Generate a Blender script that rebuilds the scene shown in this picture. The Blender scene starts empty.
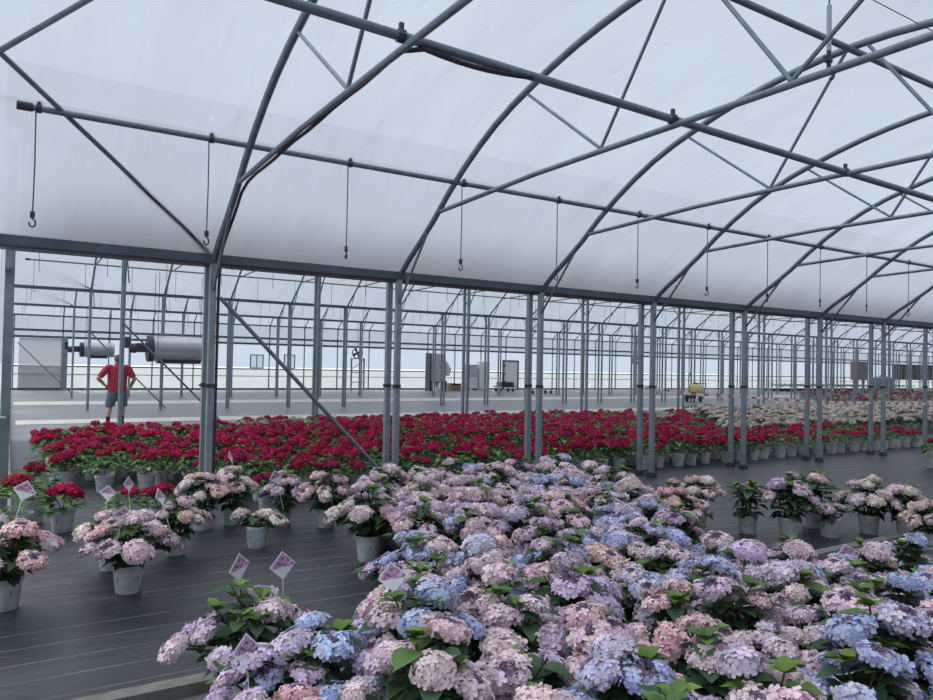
import bpy, math, random
from mathutils import Vector, Matrix

RND = random.Random(11)
PI = math.pi
scene = bpy.context.scene
COL = scene.collection
EYE = 1.63

# ------------------------------------------------------------------ helpers
ONES = ("first second third fourth fifth sixth seventh eighth ninth tenth eleventh twelfth thirteenth fourteenth "
        "fifteenth sixteenth seventeenth eighteenth nineteenth").split()
TENS = {2: "twent", 3: "thirt", 4: "fort", 5: "fift", 6: "sixt", 7: "sevent", 8: "eight", 9: "ninet"}


def nth(n):
    if n <= 19:
        return ONES[n - 1]
    t, o = divmod(n, 10)
    return TENS[t] + ("ieth" if o == 0 else "y-" + ONES[o - 1])


class MB:
    """collects faces (with a material slot and a tint) for ONE mesh"""

    def __init__(self):
        self.v, self.f, self.m, self.t = [], [], [], []

    def add(self, vs, fs, mat=0, tint=(1, 0, 0)):
        b = len(self.v)
        self.v.extend([tuple(p) for p in vs])
        for f in fs:
            self.f.append([i + b for i in f])
            self.m.append(mat)
            self.t.append(tint)

    def box(self, lo, hi, mat=0, tint=(1, 0, 0), M=None):
        x0, y0, z0 = lo
        x1, y1, z1 = hi
        vs = [Vector(p) for p in ((x0, y0, z0), (x1, y0, z0), (x1, y1, z0), (x0, y1, z0),
                                  (x0, y0, z1), (x1, y0, z1), (x1, y1, z1), (x0, y1, z1))]
        if M is not None:
            vs = [M @ p for p in vs]
        self.add(vs, [(3, 2, 1, 0), (4, 5, 6, 7), (0, 1, 5, 4), (1, 2, 6, 5), (2, 3, 7, 6), (3, 0, 4, 7)], mat, tint)

    def tube(self, pts, r, n=8, mat=0, tint=(1, 0, 0), cap=True):
        pts = [Vector(p) for p in pts]
        rs = r if isinstance(r, (list, tuple)) else [r] * len(pts)
        T = []
        for i in range(len(pts)):
            a, b = pts[max(i - 1, 0)], pts[min(i + 1, len(pts) - 1)]
            T.append((b - a).normalized())
        u = T[0].orthogonal().normalized()
        vs = []
        for i, p in enumerate(pts):
            u = (u - T[i] * u.dot(T[i]))
            u = u.normalized() if u.length > 1e-6 else T[i].orthogonal().normalized()
            w = T[i].cross(u)
            for k in range(n):
                a = 2 * PI * k / n
                vs.append(p + (u * math.cos(a) + w * math.sin(a)) * rs[i])
        fs = []
        for i in range(len(pts) - 1):
            for k in range(n):
                k2 = (k + 1) % n
                fs.append((i * n + k, i * n + k2, (i + 1) * n + k2, (i + 1) * n + k))
        if cap:
            fs.append(tuple(range(n - 1, -1, -1)))
            fs.append(tuple(range((len(pts) - 1) * n, len(pts) * n)))
        self.add(vs, fs, mat, tint)

    def loft(self, rings, n=14, mat=0, tint=(1, 0, 0), cap=True):
        """rings: (centre, rx, ry, axis_x, axis_y)"""
        vs = []
        for c, rx, ry, ax, ay in rings:
            for k in range(n):
                a = 2 * PI * k / n
                vs.append(Vector(c) + Vector(ax) * (rx * math.cos(a)) + Vector(ay) * (ry * math.sin(a)))
        fs = []
        for i in range(len(rings) - 1):
            for k in range(n):
                k2 = (k + 1) % n
                fs.append((i * n + k, i * n + k2, (i + 1) * n + k2, (i + 1) * n + k))
        if cap:
            fs.append(tuple(range(n - 1, -1, -1)))
            fs.append(tuple(range((len(rings) - 1) * n, len(rings) * n)))
        self.add(vs, fs, mat, tint)

    def lathe(self, prof, n=20, mat=0, tint=(1, 0, 0), M=None):
        vs = []
        for r, z in prof:
            for k in range(n):
                a = 2 * PI * k / n
                p = Vector((r * math.cos(a), r * math.sin(a), z))
                vs.append(M @ p if M is not None else p)
        fs = []
        for i in range(len(prof) - 1):
            for k in range(n):
                k2 = (k + 1) % n
                fs.append((i * n + k, i * n + k2, (i + 1) * n + k2, (i + 1) * n + k))
        self.add(vs, fs, mat, tint)

    def ball(self, c, rx, ry, rz, mat=0, tint=(1, 0, 0), nu=12, nv=8):
        prof = []
        c = Vector(c)
        vs, fs = [], []
        for j in range(nv + 1):
            t = PI * j / nv
            for k in range(nu):
                a = 2 * PI * k / nu
                vs.append(c + Vector((rx * math.sin(t) * math.cos(a), ry * math.sin(t) * math.sin(a), rz * math.cos(t))))
        for j in range(nv):
            for k in range(nu):
                k2 = (k + 1) % nu
                fs.append((j * nu + k, (j + 1) * nu + k, (j + 1) * nu + k2, j * nu + k2))
        self.add(vs, fs, mat, tint)

    def mesh(self, name, mats, smooth=True):
        me = bpy.data.meshes.new(name)
        me.from_pydata(self.v, [], self.f)
        for m in mats:
            me.materials.append(m)
        if len(mats) > 1:
            me.polygons.foreach_set("material_index", self.m)
        at = me.attributes.new("tint", 'FLOAT_VECTOR', 'FACE')
        at.data.foreach_set("vector", [c for t in self.t for c in t])
        if smooth:
            me.polygons.foreach_set("use_smooth", [True] * len(self.f))
            try:
                me.set_sharp_from_angle(angle=math.radians(40))
            except Exception:
                pass
        me.update()
        return me


def put(name, me, parent=None, loc=(0, 0, 0), rot=(0, 0, 0), scale=1.0, color=None):
    o = bpy.data.objects.new(name, me)
    COL.objects.link(o)
    o.parent = parent
    o.location = loc
    o.rotation_euler = rot
    o.scale = (scale,) * 3 if not isinstance(scale, (tuple, list)) else scale
    if color:
        o.color = (*color, 1)
    return o


def tag(o, label, cat, group=None, kind=None):
    o["label"] = label
    o["category"] = cat
    if group:
        o["group"] = group
    if kind:
        o["kind"] = kind
    return o


def thing(name, label, cat, loc=(0, 0, 0), rotz=0.0, group=None, scale=1.0):
    o = put(name, None, None, loc, (0, 0, rotz), scale)
    o.empty_display_size = 0.1
    return tag(o, label, cat, group)


def struct(name, mb, mats, smooth=False, parent=None):
    o = put(name, mb.mesh(name, mats, smooth), parent)
    if parent is None:
        o["kind"] = "structure"
    return o


# ------------------------------------------------------------------ materials
def new_mat(name):
    m = bpy.data.materials.new(name)
    m.use_nodes = True
    nt = m.node_tree
    for n in list(nt.nodes):
        nt.nodes.remove(n)
    out = nt.nodes.new("ShaderNodeOutputMaterial")
    return m, nt, out


def N(nt, typ, **kw):
    n = nt.nodes.new(typ)
    for k, v in kw.items():
        setattr(n, k, v)
    return n


def simple(name, col, rough=0.6, metal=0.0, noise=0.0, nscale=8.0, spec=0.5, bump=0.0, bscale=60.0):
    m, nt, out = new_mat(name)
    b = N(nt, "ShaderNodeBsdfPrincipled")
    b.inputs["Base Color"].default_value = (*col, 1)
    b.inputs["Roughness"].default_value = rough
    b.inputs["Metallic"].default_value = metal
    b.inputs["Specular IOR Level"].default_value = spec
    if noise > 0 or bump > 0:
        tc = N(nt, "ShaderNodeTexCoord")
    if noise > 0:
        nz = N(nt, "ShaderNodeTexNoise")
        nz.inputs["Scale"].default_value = nscale
        nz.inputs["Detail"].default_value = 5
        nt.links.new(tc.outputs["Object"], nz.inputs["Vector"])
        mr = N(nt, "ShaderNodeMapRange")
        mr.inputs[1].default_value = 0.3
        mr.inputs[2].default_value = 0.7
        mr.inputs[3].default_value = 1 - noise
        mr.inputs[4].default_value = 1 + noise
        nt.links.new(nz.outputs["Fac"], mr.inputs[0])
        mx = N(nt, "ShaderNodeVectorMath", operation='SCALE')
        mx.inputs[0].default_value = col
        nt.links.new(mr.outputs[0], mx.inputs["Scale"])
        nt.links.new(mx.outputs[0], b.inputs["Base Color"])
    if bump > 0:
        nb = N(nt, "ShaderNodeTexNoise")
        nb.inputs["Scale"].default_value = bscale
        nt.links.new(tc.outputs["Object"], nb.inputs["Vector"])
        bp = N(nt, "ShaderNodeBump")
        bp.inputs["Strength"].default_value = bump
        bp.inputs["Distance"].default_value = 0.01
        nt.links.new(nb.outputs["Fac"], bp.inputs["Height"])
        nt.links.new(bp.outputs[0], b.inputs["Normal"])
    nt.links.new(b.outputs[0], out.inputs[0])
    return m


def plantmat(name, base, alt, trans=0.25, use_obj=False, rough=0.7, gloss=0.0):
    """tint.x = brightness, tint.y = share of the alternative colour"""
    m, nt, out = new_mat(name)
    at = N(nt, "ShaderNodeAttribute", attribute_name="tint")
    sep = N(nt, "ShaderNodeSeparateXYZ")
    nt.links.new(at.outputs["Vector"], sep.inputs[0])
    mix = N(nt, "ShaderNodeMix", data_type='RGBA')
    nt.links.new(sep.outputs["Y"], mix.inputs["Factor"])
    if use_obj:
        oi = N(nt, "ShaderNodeObjectInfo")
        nt.links.new(oi.outputs["Color"], mix.inputs[6])
    else:
        mix.inputs[6].default_value = (*base, 1)
    mix.inputs[7].default_value = (*alt, 1)
    sc = N(nt, "ShaderNodeVectorMath", operation='SCALE')
    nt.links.new(mix.outputs[2], sc.inputs[0])
    nt.links.new(sep.outputs["X"], sc.inputs["Scale"])
    col = sc.outputs[0]
    d = N(nt, "ShaderNodeBsdfDiffuse")
    t = N(nt, "ShaderNodeBsdfTranslucent")
    nt.links.new(col, d.inputs[0])
    nt.links.new(col, t.inputs[0])
    ms = N(nt, "ShaderNodeMixShader")
    ms.inputs[0].default_value = trans
    nt.links.new(d.outputs[0], ms.inputs[1])
    nt.links.new(t.outputs[0], ms.inputs[2])
    last = ms
    if gloss > 0:
        g = N(nt, "ShaderNodeBsdfGlossy")
        g.inputs["Roughness"].default_value = 0.45
        m2 = N(nt, "ShaderNodeMixShader")
        m2.inputs[0].default_value = gloss
        nt.links.new(ms.outputs[0], m2.inputs[1])
        nt.links.new(g.outputs[0], m2.inputs[2])
        last = m2
    nt.links.new(last.outputs[0], out.inputs[0])
    return m


def film_mat(name, tcol, clear, refl, dirt=0.12):
    m, nt, out = new_mat(name)
    tc = N(nt, "ShaderNodeTexCoord")
    mp = N(nt, "ShaderNodeMapping")
    mp.inputs["Scale"].default_value = (1.3, 0.35, 0.35)
    nt.links.new(tc.outputs["Object"], mp.inputs["Vector"])
    nz = N(nt, "ShaderNodeTexNoise")
    nz.inputs["Scale"].default_value = 1.6
    nz.inputs["Detail"].default_value = 8
    nz.inputs["Roughness"].default_value = 0.62
    nt.links.new(mp.outputs[0], nz.inputs["Vector"])
    mp2 = N(nt, "ShaderNodeMapping")
    mp2.inputs["Scale"].default_value = (14, 2.2, 2.2)
    mp2.inputs["Rotation"].default_value = (0, 0, 0.25)
    nt.links.new(tc.outputs["Object"], mp2.inputs["Vector"])
    n2 = N(nt, "ShaderNodeTexNoise")
    n2.inputs["Scale"].default_value = 1.0
    n2.inputs["Detail"].default_value = 4
    nt.links.new(mp2.outputs[0], n2.inputs["Vector"])
    m1 = N(nt, "ShaderNodeMapRange")
    m1.inputs[1].default_value = 0.3
    m1.inputs[2].default_value = 0.7
    m1.inputs[3].default_value = 1 - dirt
    m1.inputs[4].default_value = 1.0
    nt.links.new(nz.outputs["Fac"], m1.inputs[0])
    m3 = N(nt, "ShaderNodeMapRange")
    m3.inputs[1].default_value = 0.25
    m3.inputs[2].default_value = 0.42
    m3.inputs[3].default_value = 0.93
    m3.inputs[4].default_value = 1.0
    nt.links.new(n2.outputs["Fac"], m3.inputs[0])
    mu = N(nt, "ShaderNodeMath", operation='MULTIPLY')
    nt.links.new(m1.outputs[0], mu.inputs[0])
    nt.links.new(m3.outputs[0], mu.inputs[1])
    sc = N(nt, "ShaderNodeVectorMath", operation='SCALE')
    sc.inputs[0].default_value = tcol
    nt.links.new(mu.outputs[0], sc.inputs["Scale"])
    t = N(nt, "ShaderNodeBsdfTranslucent")
    nt.links.new(sc.outputs[0], t.inputs[0])
    d = N(nt, "ShaderNodeBsdfDiffuse")
    nt.links.new(sc.outputs[0], d.inputs[0])
    tr = N(nt, "ShaderNodeBsdfTransparent")
    a = N(nt, "ShaderNodeMixShader")
    a.inputs[0].default_value = refl
    nt.links.new(t.outputs[0], a.inputs[1])
    nt.links.new(d.outputs[0], a.inputs[2])
    b = N(nt, "ShaderNodeMixShader")
    b.inputs[0].default_value = clear
    nt.links.new(a.outputs[0], b.inputs[1])
    nt.links.new(tr.outputs[0], b.inputs[2])
    nt.links.new(b.outputs[0], out.inputs[0])
    return m


def floor_mat():
    m, nt, out = new_mat("ground cloth")
    geo = N(nt, "ShaderNodeNewGeometry")
    sep = N(nt, "ShaderNodeSeparateXYZ")
    nt.links.new(geo.outputs["Position"], sep.inputs[0])
    # seam lines along X every 0.252 m (phase fitted to the photo)
    ad = N(nt, "ShaderNodeMath", operation='ADD')
    ad.inputs[1].default_value = 100.8 * 1 - 4.31 % 0.252 + 0.0
    wob = N(nt, "ShaderNodeTexNoise")
    wob.inputs["Scale"].default_value = 0.5
    nt.links.new(geo.outputs["Position"], wob.inputs["Vector"])
    wm = N(nt, "ShaderNodeMath", operation='MULTIPLY_ADD')
    wm.inputs[1].default_value = 0.05
    nt.links.new(wob.outputs["Fac"], wm.inputs[0])
    nt.links.new(sep.outputs["Y"], wm.inputs[2])
    nt.links.new(wm.outputs[0], ad.inputs[0])
    dv = N(nt, "ShaderNodeMath", operation='DIVIDE')
    dv.inputs[1].default_value = 0.252
    nt.links.new(ad.outputs[0], dv.inputs[0])
    fr = N(nt, "ShaderNodeMath", operation='FRACT')
    nt.links.new(dv.outputs[0], fr.inputs[0])
    ls = N(nt, "ShaderNodeMath", operation='LESS_THAN')
    ls.inputs[1].default_value = 0.020
    nt.links.new(fr.outputs[0], ls.inputs[0])
    # broken, faint stretches
    mp = N(nt, "ShaderNodeMapping")
    mp.inputs["Scale"].default_value = (1.2, 5, 1)
    nt.links.new(geo.outputs["Position"], mp.inputs["Vector"])
    nz = N(nt, "ShaderNodeTexNoise")
    nz.inputs["Scale"].default_value = 1.5
    nz.inputs["Detail"].default_value = 4
    nt.links.new(mp.outputs[0], nz.inputs["Vector"])
    mr = N(nt, "ShaderNodeMapRange")
    mr.inputs[1].default_value = 0.35
    mr.inputs[2].default_value = 0.6
    mr.inputs[3].default_value = 0.15
    mr.inputs[4].default_value = 1.0
    nt.links.new(nz.outputs["Fac"], mr.inputs[0])
    lf = N(nt, "ShaderNodeMath", operation='MULTIPLY')
    nt.links.new(ls.outputs[0], lf.inputs[0])
    nt.links.new(mr.outputs[0], lf.inputs[1])
    # cloth colour with dusty patches
    n2 = N(nt, "ShaderNodeTexNoise")
    n2.inputs["Scale"].default_value = 0.55
    n2.inputs["Detail"].default_value = 7
    n2.inputs["Roughness"].default_value = 0.65
    mp2 = N(nt, "ShaderNodeMapping")
    mp2.inputs["Scale"].default_value = (0.5, 1.6, 1)
    nt.links.new(geo.outputs["Position"], mp2.inputs["Vector"])
    nt.links.new(mp2.outputs[0], n2.inputs["Vector"])
    cr = N(nt, "ShaderNodeMix", data_type='RGBA')
    cr.inputs[6].default_value = (0.012, 0.014, 0.020, 1)
    cr.inputs[7].default_value = (0.026, 0.030, 0.040, 1)
    mr2 = N(nt, "ShaderNodeMapRange")
    mr2.inputs[1].default_value = 0.35
    mr2.inputs[2].default_value = 0.7
    nt.links.new(n2.outputs["Fac"], mr2.inputs[0])
    nt.links.new(mr2.outputs[0], cr.inputs["Factor"])
    # beyond the red bed the cloth is lighter grey, grazing sheen partly painted in
    far = N(nt, "ShaderNodeMapRange")
    far.inputs[1].default_value = 16.4
    far.inputs[2].default_value = 17.6
    nt.links.new(sep.outputs["Y"], far.inputs[0])
    c2 = N(nt, "ShaderNodeMix", data_type='RGBA')
    c2.inputs[7].default_value = (0.145, 0.150, 0.165, 1)
    nt.links.new(far.outputs[0], c2.inputs["Factor"])
    nt.links.new(cr.outputs[2], c2.inputs[6])
    c3 = N(nt, "ShaderNodeMix", data_type='RGBA')
    c3.inputs[7].default_value = (0.27, 0.28, 0.31, 1)
    nt.links.new(lf.outputs[0], c3.inputs["Factor"])
    nt.links.new(c2.outputs[2], c3.inputs[6])
    b = N(nt, "ShaderNodeBsdfPrincipled")
    b.inputs["Roughness"].default_value = 0.42
    b.inputs["Specular IOR Level"].default_value = 0.62
    nt.links.new(c3.outputs[2], b.inputs["Base Color"])
    # weave + wrinkles
    nb = N(nt, "ShaderNodeTexNoise")
    nb.inputs["Scale"].default_value = 2.2
    nb.inputs["Detail"].default_value = 6
    nt.links.new(mp2.outputs[0], nb.inputs["Vector"])
    bp = N(nt, "ShaderNodeBump")
    bp.inputs["Strength"].default_value = 0.5
    bp.inputs["Distance"].default_value = 0.05
    nt.links.new(nb.outputs["Fac"], bp.inputs["Height"])
    nt.links.new(bp.outputs[0], b.inputs["Normal"])
    nt.links.new(b.outputs[0], out.inputs[0])
    return m


def tag_mat():
    """photo tag: pale border, mauve flower picture above, white text band below (object coordinates on the card)"""
    m, nt, out = new_mat("plant tag card")
    tc = N(nt, "ShaderNodeTexCoord")
    sep = N(nt, "ShaderNodeSeparateXYZ")
    nt.links.new(tc.outputs["Object"], sep.inputs[0])
    ax = N(nt, "ShaderNodeMath", operation='ABSOLUTE')
    az = N(nt, "ShaderNodeMath", operation='ABSOLUTE')
    nt.links.new(sep.outputs["X"], ax.inputs[0])
    nt.links.new(sep.outputs["Z"], az.inputs[0])
    s = N(nt, "ShaderNodeMath", operation='ADD')
    nt.links.new(ax.outputs[0], s.inputs[0])
    nt.links.new(az.outputs[0], s.inputs[1])
    inner = N(nt, "ShaderNodeMath", operation='LESS_THAN')
    inner.inputs[1].default_value = 0.066
    nt.links.new(s.outputs[0], inner.inputs[0])
    up = N(nt, "ShaderNodeMath", operation='GREATER_THAN')
    up.inputs[1].default_value = -0.010
    nt.links.new(sep.outputs["Z"], up.inputs[0])
    pic = N(nt, "ShaderNodeMath", operation='MULTIPLY')
    nt.links.new(inner.outputs[0], pic.inputs[0])
    nt.links.new(up.outputs[0], pic.inputs[1])
    vo = N(nt, "ShaderNodeTexNoise")
    vo.inputs["Scale"].default_value = 42
    vo.inputs["Detail"].default_value = 3
    nt.links.new(tc.outputs["Object"], vo.inputs["Vector"])
    cr = N(nt, "ShaderNodeValToRGB")
    e = cr.color_ramp.elements
    e[0].position, e[0].color = 0.36, (0.03, 0.07, 0.03, 1)
    e[1].position, e[1].color = 0.66, (0.62, 0.40, 0.58, 1)
    x = cr.color_ramp.elements.new(0.46)
    x.color = (0.34, 0.17, 0.32, 1)
    nt.links.new(vo.outputs["Fac"], cr.inputs[0])
    mx = N(nt, "ShaderNodeMix", data_type='RGBA')
    mx.inputs[6].default_value = (0.66, 0.68, 0.70, 1)
    nt.links.new(pic.outputs[0], mx.inputs["Factor"])
    nt.links.new(cr.outputs[0], mx.inputs[7])
    b = N(nt, "ShaderNodeBsdfPrincipled")
    b.inputs["Roughness"].default_value = 0.4
    nt.links.new(mx.outputs[2], b.inputs["Base Color"])
    nt.links.new(b.outputs[0], out.inputs[0])
    return m


def pot_mat():
    m, nt, out = new_mat("white pot")
    tc = N(nt, "ShaderNodeTexCoord")
    nz = N(nt, "ShaderNodeTexNoise")
    nz.inputs["Scale"].default_value = 14
    nz.inputs["Detail"].default_value = 5
    nt.links.new(tc.outputs["Object"], nz.inputs["Vector"])
    cr = N(nt, "ShaderNodeValToRGB")
    e = cr.color_ramp.elements
    e[0].position, e[0].color = 0.25, (0.30, 0.32, 0.33, 1)
    e[1].position, e[1].color = 0.55, (0.50, 0.53, 0.55, 1)
    nt.links.new(nz.outputs["Fac"], cr.inputs[0])
    b = N(nt, "ShaderNodeBsdfPrincipled")
    b.inputs["Roughness"].default_value = 0.5
    nt.links.new(cr.outputs[0], b.inputs["Base Color"])
    nt.links.new(b.outputs[0], out.inputs[0])
    return m


def tape_mat():
    m, nt, out = new_mat("red and white tape")
    geo = N(nt, "ShaderNodeNewGeometry")
    sep = N(nt, "ShaderNodeSeparateXYZ")
    nt.links.new(geo.outputs["Position"], sep.inputs[0])
    mu = N(nt, "ShaderNodeMath", operation='MULTIPLY')
    mu.inputs[1].default_value = 3.2
    nt.links.new(sep.outputs["X"], mu.inputs[0])
    fr = N(nt, "ShaderNodeMath", operation='FRACT')
    nt.links.new(mu.outputs[0], fr.inputs[0])
    ls = N(nt, "ShaderNodeMath", operation='LESS_THAN')
    ls.inputs[1].default_value = 0.42
    nt.links.new(fr.outputs[0], ls.inputs[0])
    mx = N(nt, "ShaderNodeMix", data_type='RGBA')
    mx.inputs[6].default_value = (0.75, 0.72, 0.72, 1)
    mx.inputs[7].default_value = (0.50, 0.17, 0.17, 1)
    nt.links.new(ls.outputs[0], mx.inputs["Factor"])
    b = N(nt, "ShaderNodeBsdfPrincipled")
    nt.links.new(mx.outputs[2], b.inputs["Base Color"])
    nt.links.new(b.outputs[0], out.inputs[0])
    return m


M_FILM = film_mat("roof film", (0.071, 0.0775, 0.087), 0.050, 0.06)
M_WFILM = film_mat("wall film", (0.135, 0.148, 0.163), 0.22, 0.25)
M_STEP = film_mat("divider film", (0.06, 0.063, 0.067), 0.03, 0.4)
M_CLEAR = film_mat("clear film", (0.14, 0.16, 0.185), 0.62, 0.2, 0.05)
M_FLOOR = floor_mat()
M_STEEL = simple("galvanised tube", (0.165, 0.205, 0.24), 0.42, 0.55, 0.18, 9)
M_POST = simple("galvanised post", (0.24, 0.285, 0.32), 0.45, 0.5, 0.15, 7)
M_GUTTER = simple("gutter steel", (0.085, 0.115, 0.15), 0.5, 0.4, 0.15, 4)
M_DARK = simple("dark fitting", (0.03, 0.035, 0.045), 0.5)
M_CABLE = simple("black cable", (0.018, 0.02, 0.026), 0.55)
M_WIRE = simple("hanger wire", (0.13, 0.15, 0.17), 0.5, 0.4)
M_PANEL = film_mat("white wall panel", (0.21, 0.222, 0.238), 0.14, 0.45, 0.05)
M_CONC = simple("concrete", (0.15, 0.15, 0.155), 0.8, 0, 0.16, 3.5)
M_WALK = simple("pale walkway", (0.44, 0.42, 0.40), 0.85, 0, 0.15, 2.2)
M_TIMBER = simple("kerb timber", (0.15, 0.145, 0.135), 0.75, 0, 0.25, 12)
M_WHITE = simple("white sheet", (0.66, 0.68, 0.70), 0.55, 0, 0.08, 5)
M_DOORW = simple("white door", (0.74, 0.75, 0.75), 0.45)
M_GREYBOX = simple("grey enamel", (0.20, 0.19, 0.19), 0.5, 0, 0.08, 5)
M_BLUE = simple("blue grey plastic", (0.10, 0.16, 0.20), 0.5)
M_YELLOW = simple("yellow plastic", (0.52, 0.47, 0.17), 0.5, 0, 0.15, 9)
M_BROWN = simple("brown box", (0.26, 0.19, 0.12), 0.8, 0, 0.15, 6)
M_GLASSDARK = simple("dark window glass", (0.03, 0.045, 0.05), 0.15)
M_GROUND = simple("outside ground", (0.16, 0.17, 0.14), 0.9, 0, 0.2, 0.4)
M_ALU = simple("heater casing", (0.42, 0.44, 0.46), 0.36, 0.75, 0.10, 5)
M_SOIL = simple("potting soil", (0.016, 0.012, 0.010), 0.95, 0, 0.3, 60)
M_POTW = pot_mat()
M_POTB = simple("black pot", (0.022, 0.024, 0.028), 0.5)
M_TAG = tag_mat()
M_STICK = simple("tag stick", (0.55, 0.56, 0.56), 0.5)
M_INK = simple("pot print", (0.17, 0.19, 0.20), 0.6)
M_TAPE = tape_mat()
M_PETAL = plantmat("hydrangea petal", (0.6, 0.5, 0.55), (0.82, 0.70, 0.67), 0.22, True)
M_BUD = plantmat("hydrangea bud centre", (0.15, 0.095, 0.13), (0.30, 0.27, 0.42), 0.05)
M_RED = plantmat("crimson petal", (0.42, 0.02, 0.09), (0.50, 0.06, 0.10), 0.2, True)
M_LEAF = plantmat("hydrangea leaf", (0.045, 0.095, 0.052), (0.14, 0.25, 0.045), 0.16, False, 0.5, 0.035)
M_LEAFR = plantmat("bright leaf", (0.075, 0.17, 0.055), (0.22, 0.34, 0.09), 0.2, False, 0.5, 0.035)
M_STEM = plantmat("plant stem", (0.09, 0.10, 0.04), (0.12, 0.06, 0.05), 0.0)

# ------------------------------------------------------------------ camera, world
cam_d = bpy.data.cameras.new("camera")
cam = bpy.data.objects.new("camera", cam_d)
COL.objects.link(cam)
scene.camera = cam
cam_d.sensor_fit = 'HORIZONTAL'
cam_d.sensor_width = 36.0
cam_d.lens = 726.57 / 933 * 36.0
cam_d.clip_end = 400
cam_d.clip_start = 0.05
yaw, pit, rol = [math.radians(a) for a in (32.233, 1.294, 1.092)]
Fw = Vector((math.sin(yaw) * math.cos(pit), math.cos(yaw) * math.cos(pit), math.sin(pit)))
Rt = Vector((math.cos(yaw), -math.sin(yaw), 0))
Up = Rt.cross(Fw)
R2 = Rt * math.cos(rol) + Up * math.sin(rol)
U2 = -Rt * math.sin(rol) + Up * math.cos(rol)
Mc = Matrix((R2, U2, -Fw)).transposed().to_4x4()
Mc.translation = Vector((0, 0, EYE))
cam.matrix_world = Mc

w = bpy.data.worlds.new("overcast sky")
scene.world = w
w.use_nodes = True
nt = w.node_tree
for n in list(nt.nodes):
    nt.nodes.remove(n)
wo = N(nt, "ShaderNodeOutputWorld")
bg = N(nt, "ShaderNodeBackground")
tc = N(nt, "ShaderNodeTexCoord")
sp = N(nt, "ShaderNodeSeparateXYZ")
nt.links.new(tc.outputs["Generated"], sp.inputs[0])
cr = N(nt, "ShaderNodeValToRGB")
e = cr.color_ramp.elements
e[0].position, e[0].color = 0.0, (0.60, 0.68, 0.80, 1)
e[1].position, e[1].color = 0.75, (0.98, 1.04, 1.16, 1)
nt.links.new(sp.outputs["Z"], cr.inputs[0])
nt.links.new(cr.outputs[0], bg.inputs[0])
bg.inputs[1].default_value = 1.0
nt.links.new(bg.outputs[0], wo.inputs[0])
sun_d = bpy.data.lights.new("bright_overcast", 'SUN')
sun_d.energy = 24.0
sun_d.angle = math.radians(95)
sun_d.color = (0.96, 0.98, 1.0)
sun = bpy.data.objects.new("bright_overcast", sun_d)
COL.objects.link(sun)
sun.location = (10, 0, 30)
sun.rotation_euler = (math.radians(-14), math.radians(-16), 0)
scene.view_settings.view_transform = 'Standard'
scene.view_settings.look = 'None'
scene.view_settings.exposure = 0.24

# ------------------------------------------------------------------ greenhouse geometry
S = 2.18
XEND = 94.0
# bay: near gutter Y, far gutter Y, reference height of the gutter top, first arch X, film X start
BAYS = [(-9.9, -1.13, 2.72, 1.8, -2.6), (-0.90, 7.914, 2.72, 1.80, -2.6), (8.147, 17.0, 3.86, 2.06, -0.09),
        (17.23, 25.9, 3.86, 2.18, -0.09), (26.13, 34.5, 3.86, 2.30, -0.09), (34.73, 43.4, 3.86, 2.40, -0.09)]
PROF = [(0.0, -0.06), (0.35, 0.20), (0.75, 0.45), (1.31, 0.87), (1.96, 1.24), (2.55, 1.46), (3.42, 1.67), (4.407, 1.765)]


def prof_z(d):
    """height of the arch above the gutter at distance d (0..4.407) from it, smooth"""
    d = min(max(d, 0), 4.407)
    for i in range(len(PROF) - 1):
        if d <= PROF[i + 1][0]:
            break
    p = lambda k: PROF[min(max(k, 0), len(PROF) - 1)]
    (x0, y0), (x1, y1), (x2, y2), (x3, y3) = p(i - 1), p(i), p(i + 1), p(i + 2)
    t = (d - x1) / (x2 - x1)
    m1 = (y2 - y0) / (x2 - x0)
    m2 = (y3 - y1) / (x3 - x1) if i < len(PROF) - 2 else 0.0
    h = x2 - x1
    return ((2 * t**3 - 3 * t**2 + 1) * y1 + (t**3 - 2 * t**2 + t) * h * m1 + (-2 * t**3 + 3 * t**2) * y2 + (t**3 - t**2) * h * m2)


def arch_pt(bay, f, dz=0.0):
    """f in 0 (near gutter) .. 1 (far gutter)"""
    yn, yf, z, _, _ = BAYS[bay]
    d = 2 * min(f, 1 - f) * 4.407
    return (yn + (yf - yn) * f, z + prof_z(d) + dz)


def ffar(bay, dist):
    yn, yf = BAYS[bay][:2]
    return 1 - dist / (yf - yn)


# roof films and gable ends
for b, (yn, yf, z, x0, xs) in enumerate(BAYS):
    mb = MB()
    nf = 26
    xs_list = [xs + (XEND - xs) * i / 24 for i in range(25)]
    vs = []
    for x in xs_list:
        for k in range(nf + 1):
            y, zz = arch_pt(b, k / nf, 0.04)
            vs.append((x, y, zz))
    fs = [(i * (nf + 1) + k, (i + 1) * (nf + 1) + k, (i + 1) * (nf + 1) + k + 1, i * (nf + 1) + k + 1)
          for i in range(24) for k in range(nf)]
    mb.add(vs, fs)
    struct("ceiling", mb, [M_FILM], True)
    mb = MB()
    for x in (xs, XEND):
        ring = [(x, *arch_pt(b, k / nf, 0.04)) for k in range(nf + 1)]
        mb.add(ring + [(x, yf, 0), (x, yn, 0)] if x != xs or b else ring + [(x, yf, 0), (x, yn, 0)], [tuple(range(nf + 3))])
    struct("wall_left" if b != 0 else "wall_back", mb, [M_WFILM])
# outer side wall behind the camera, divider film above the low gutter
mb = MB(); mb.add([(-2.6, -9.9, 0), (XEND, -9.9, 0), (XEND, -9.9, 2.7), (-2.6, -9.9, 2.7)], [(0, 1, 2, 3)])
struct("wall_south", mb, [M_WFILM])
mb = MB(); mb.add([(0.05, 8.12, 2.78), (XEND, 8.12, 2.78), (XEND, 8.12, 3.86), (0.05, 8.12, 3.86)], [(0, 1, 2, 3)])
struct("wall_divider", mb, [M_STEP])
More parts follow.
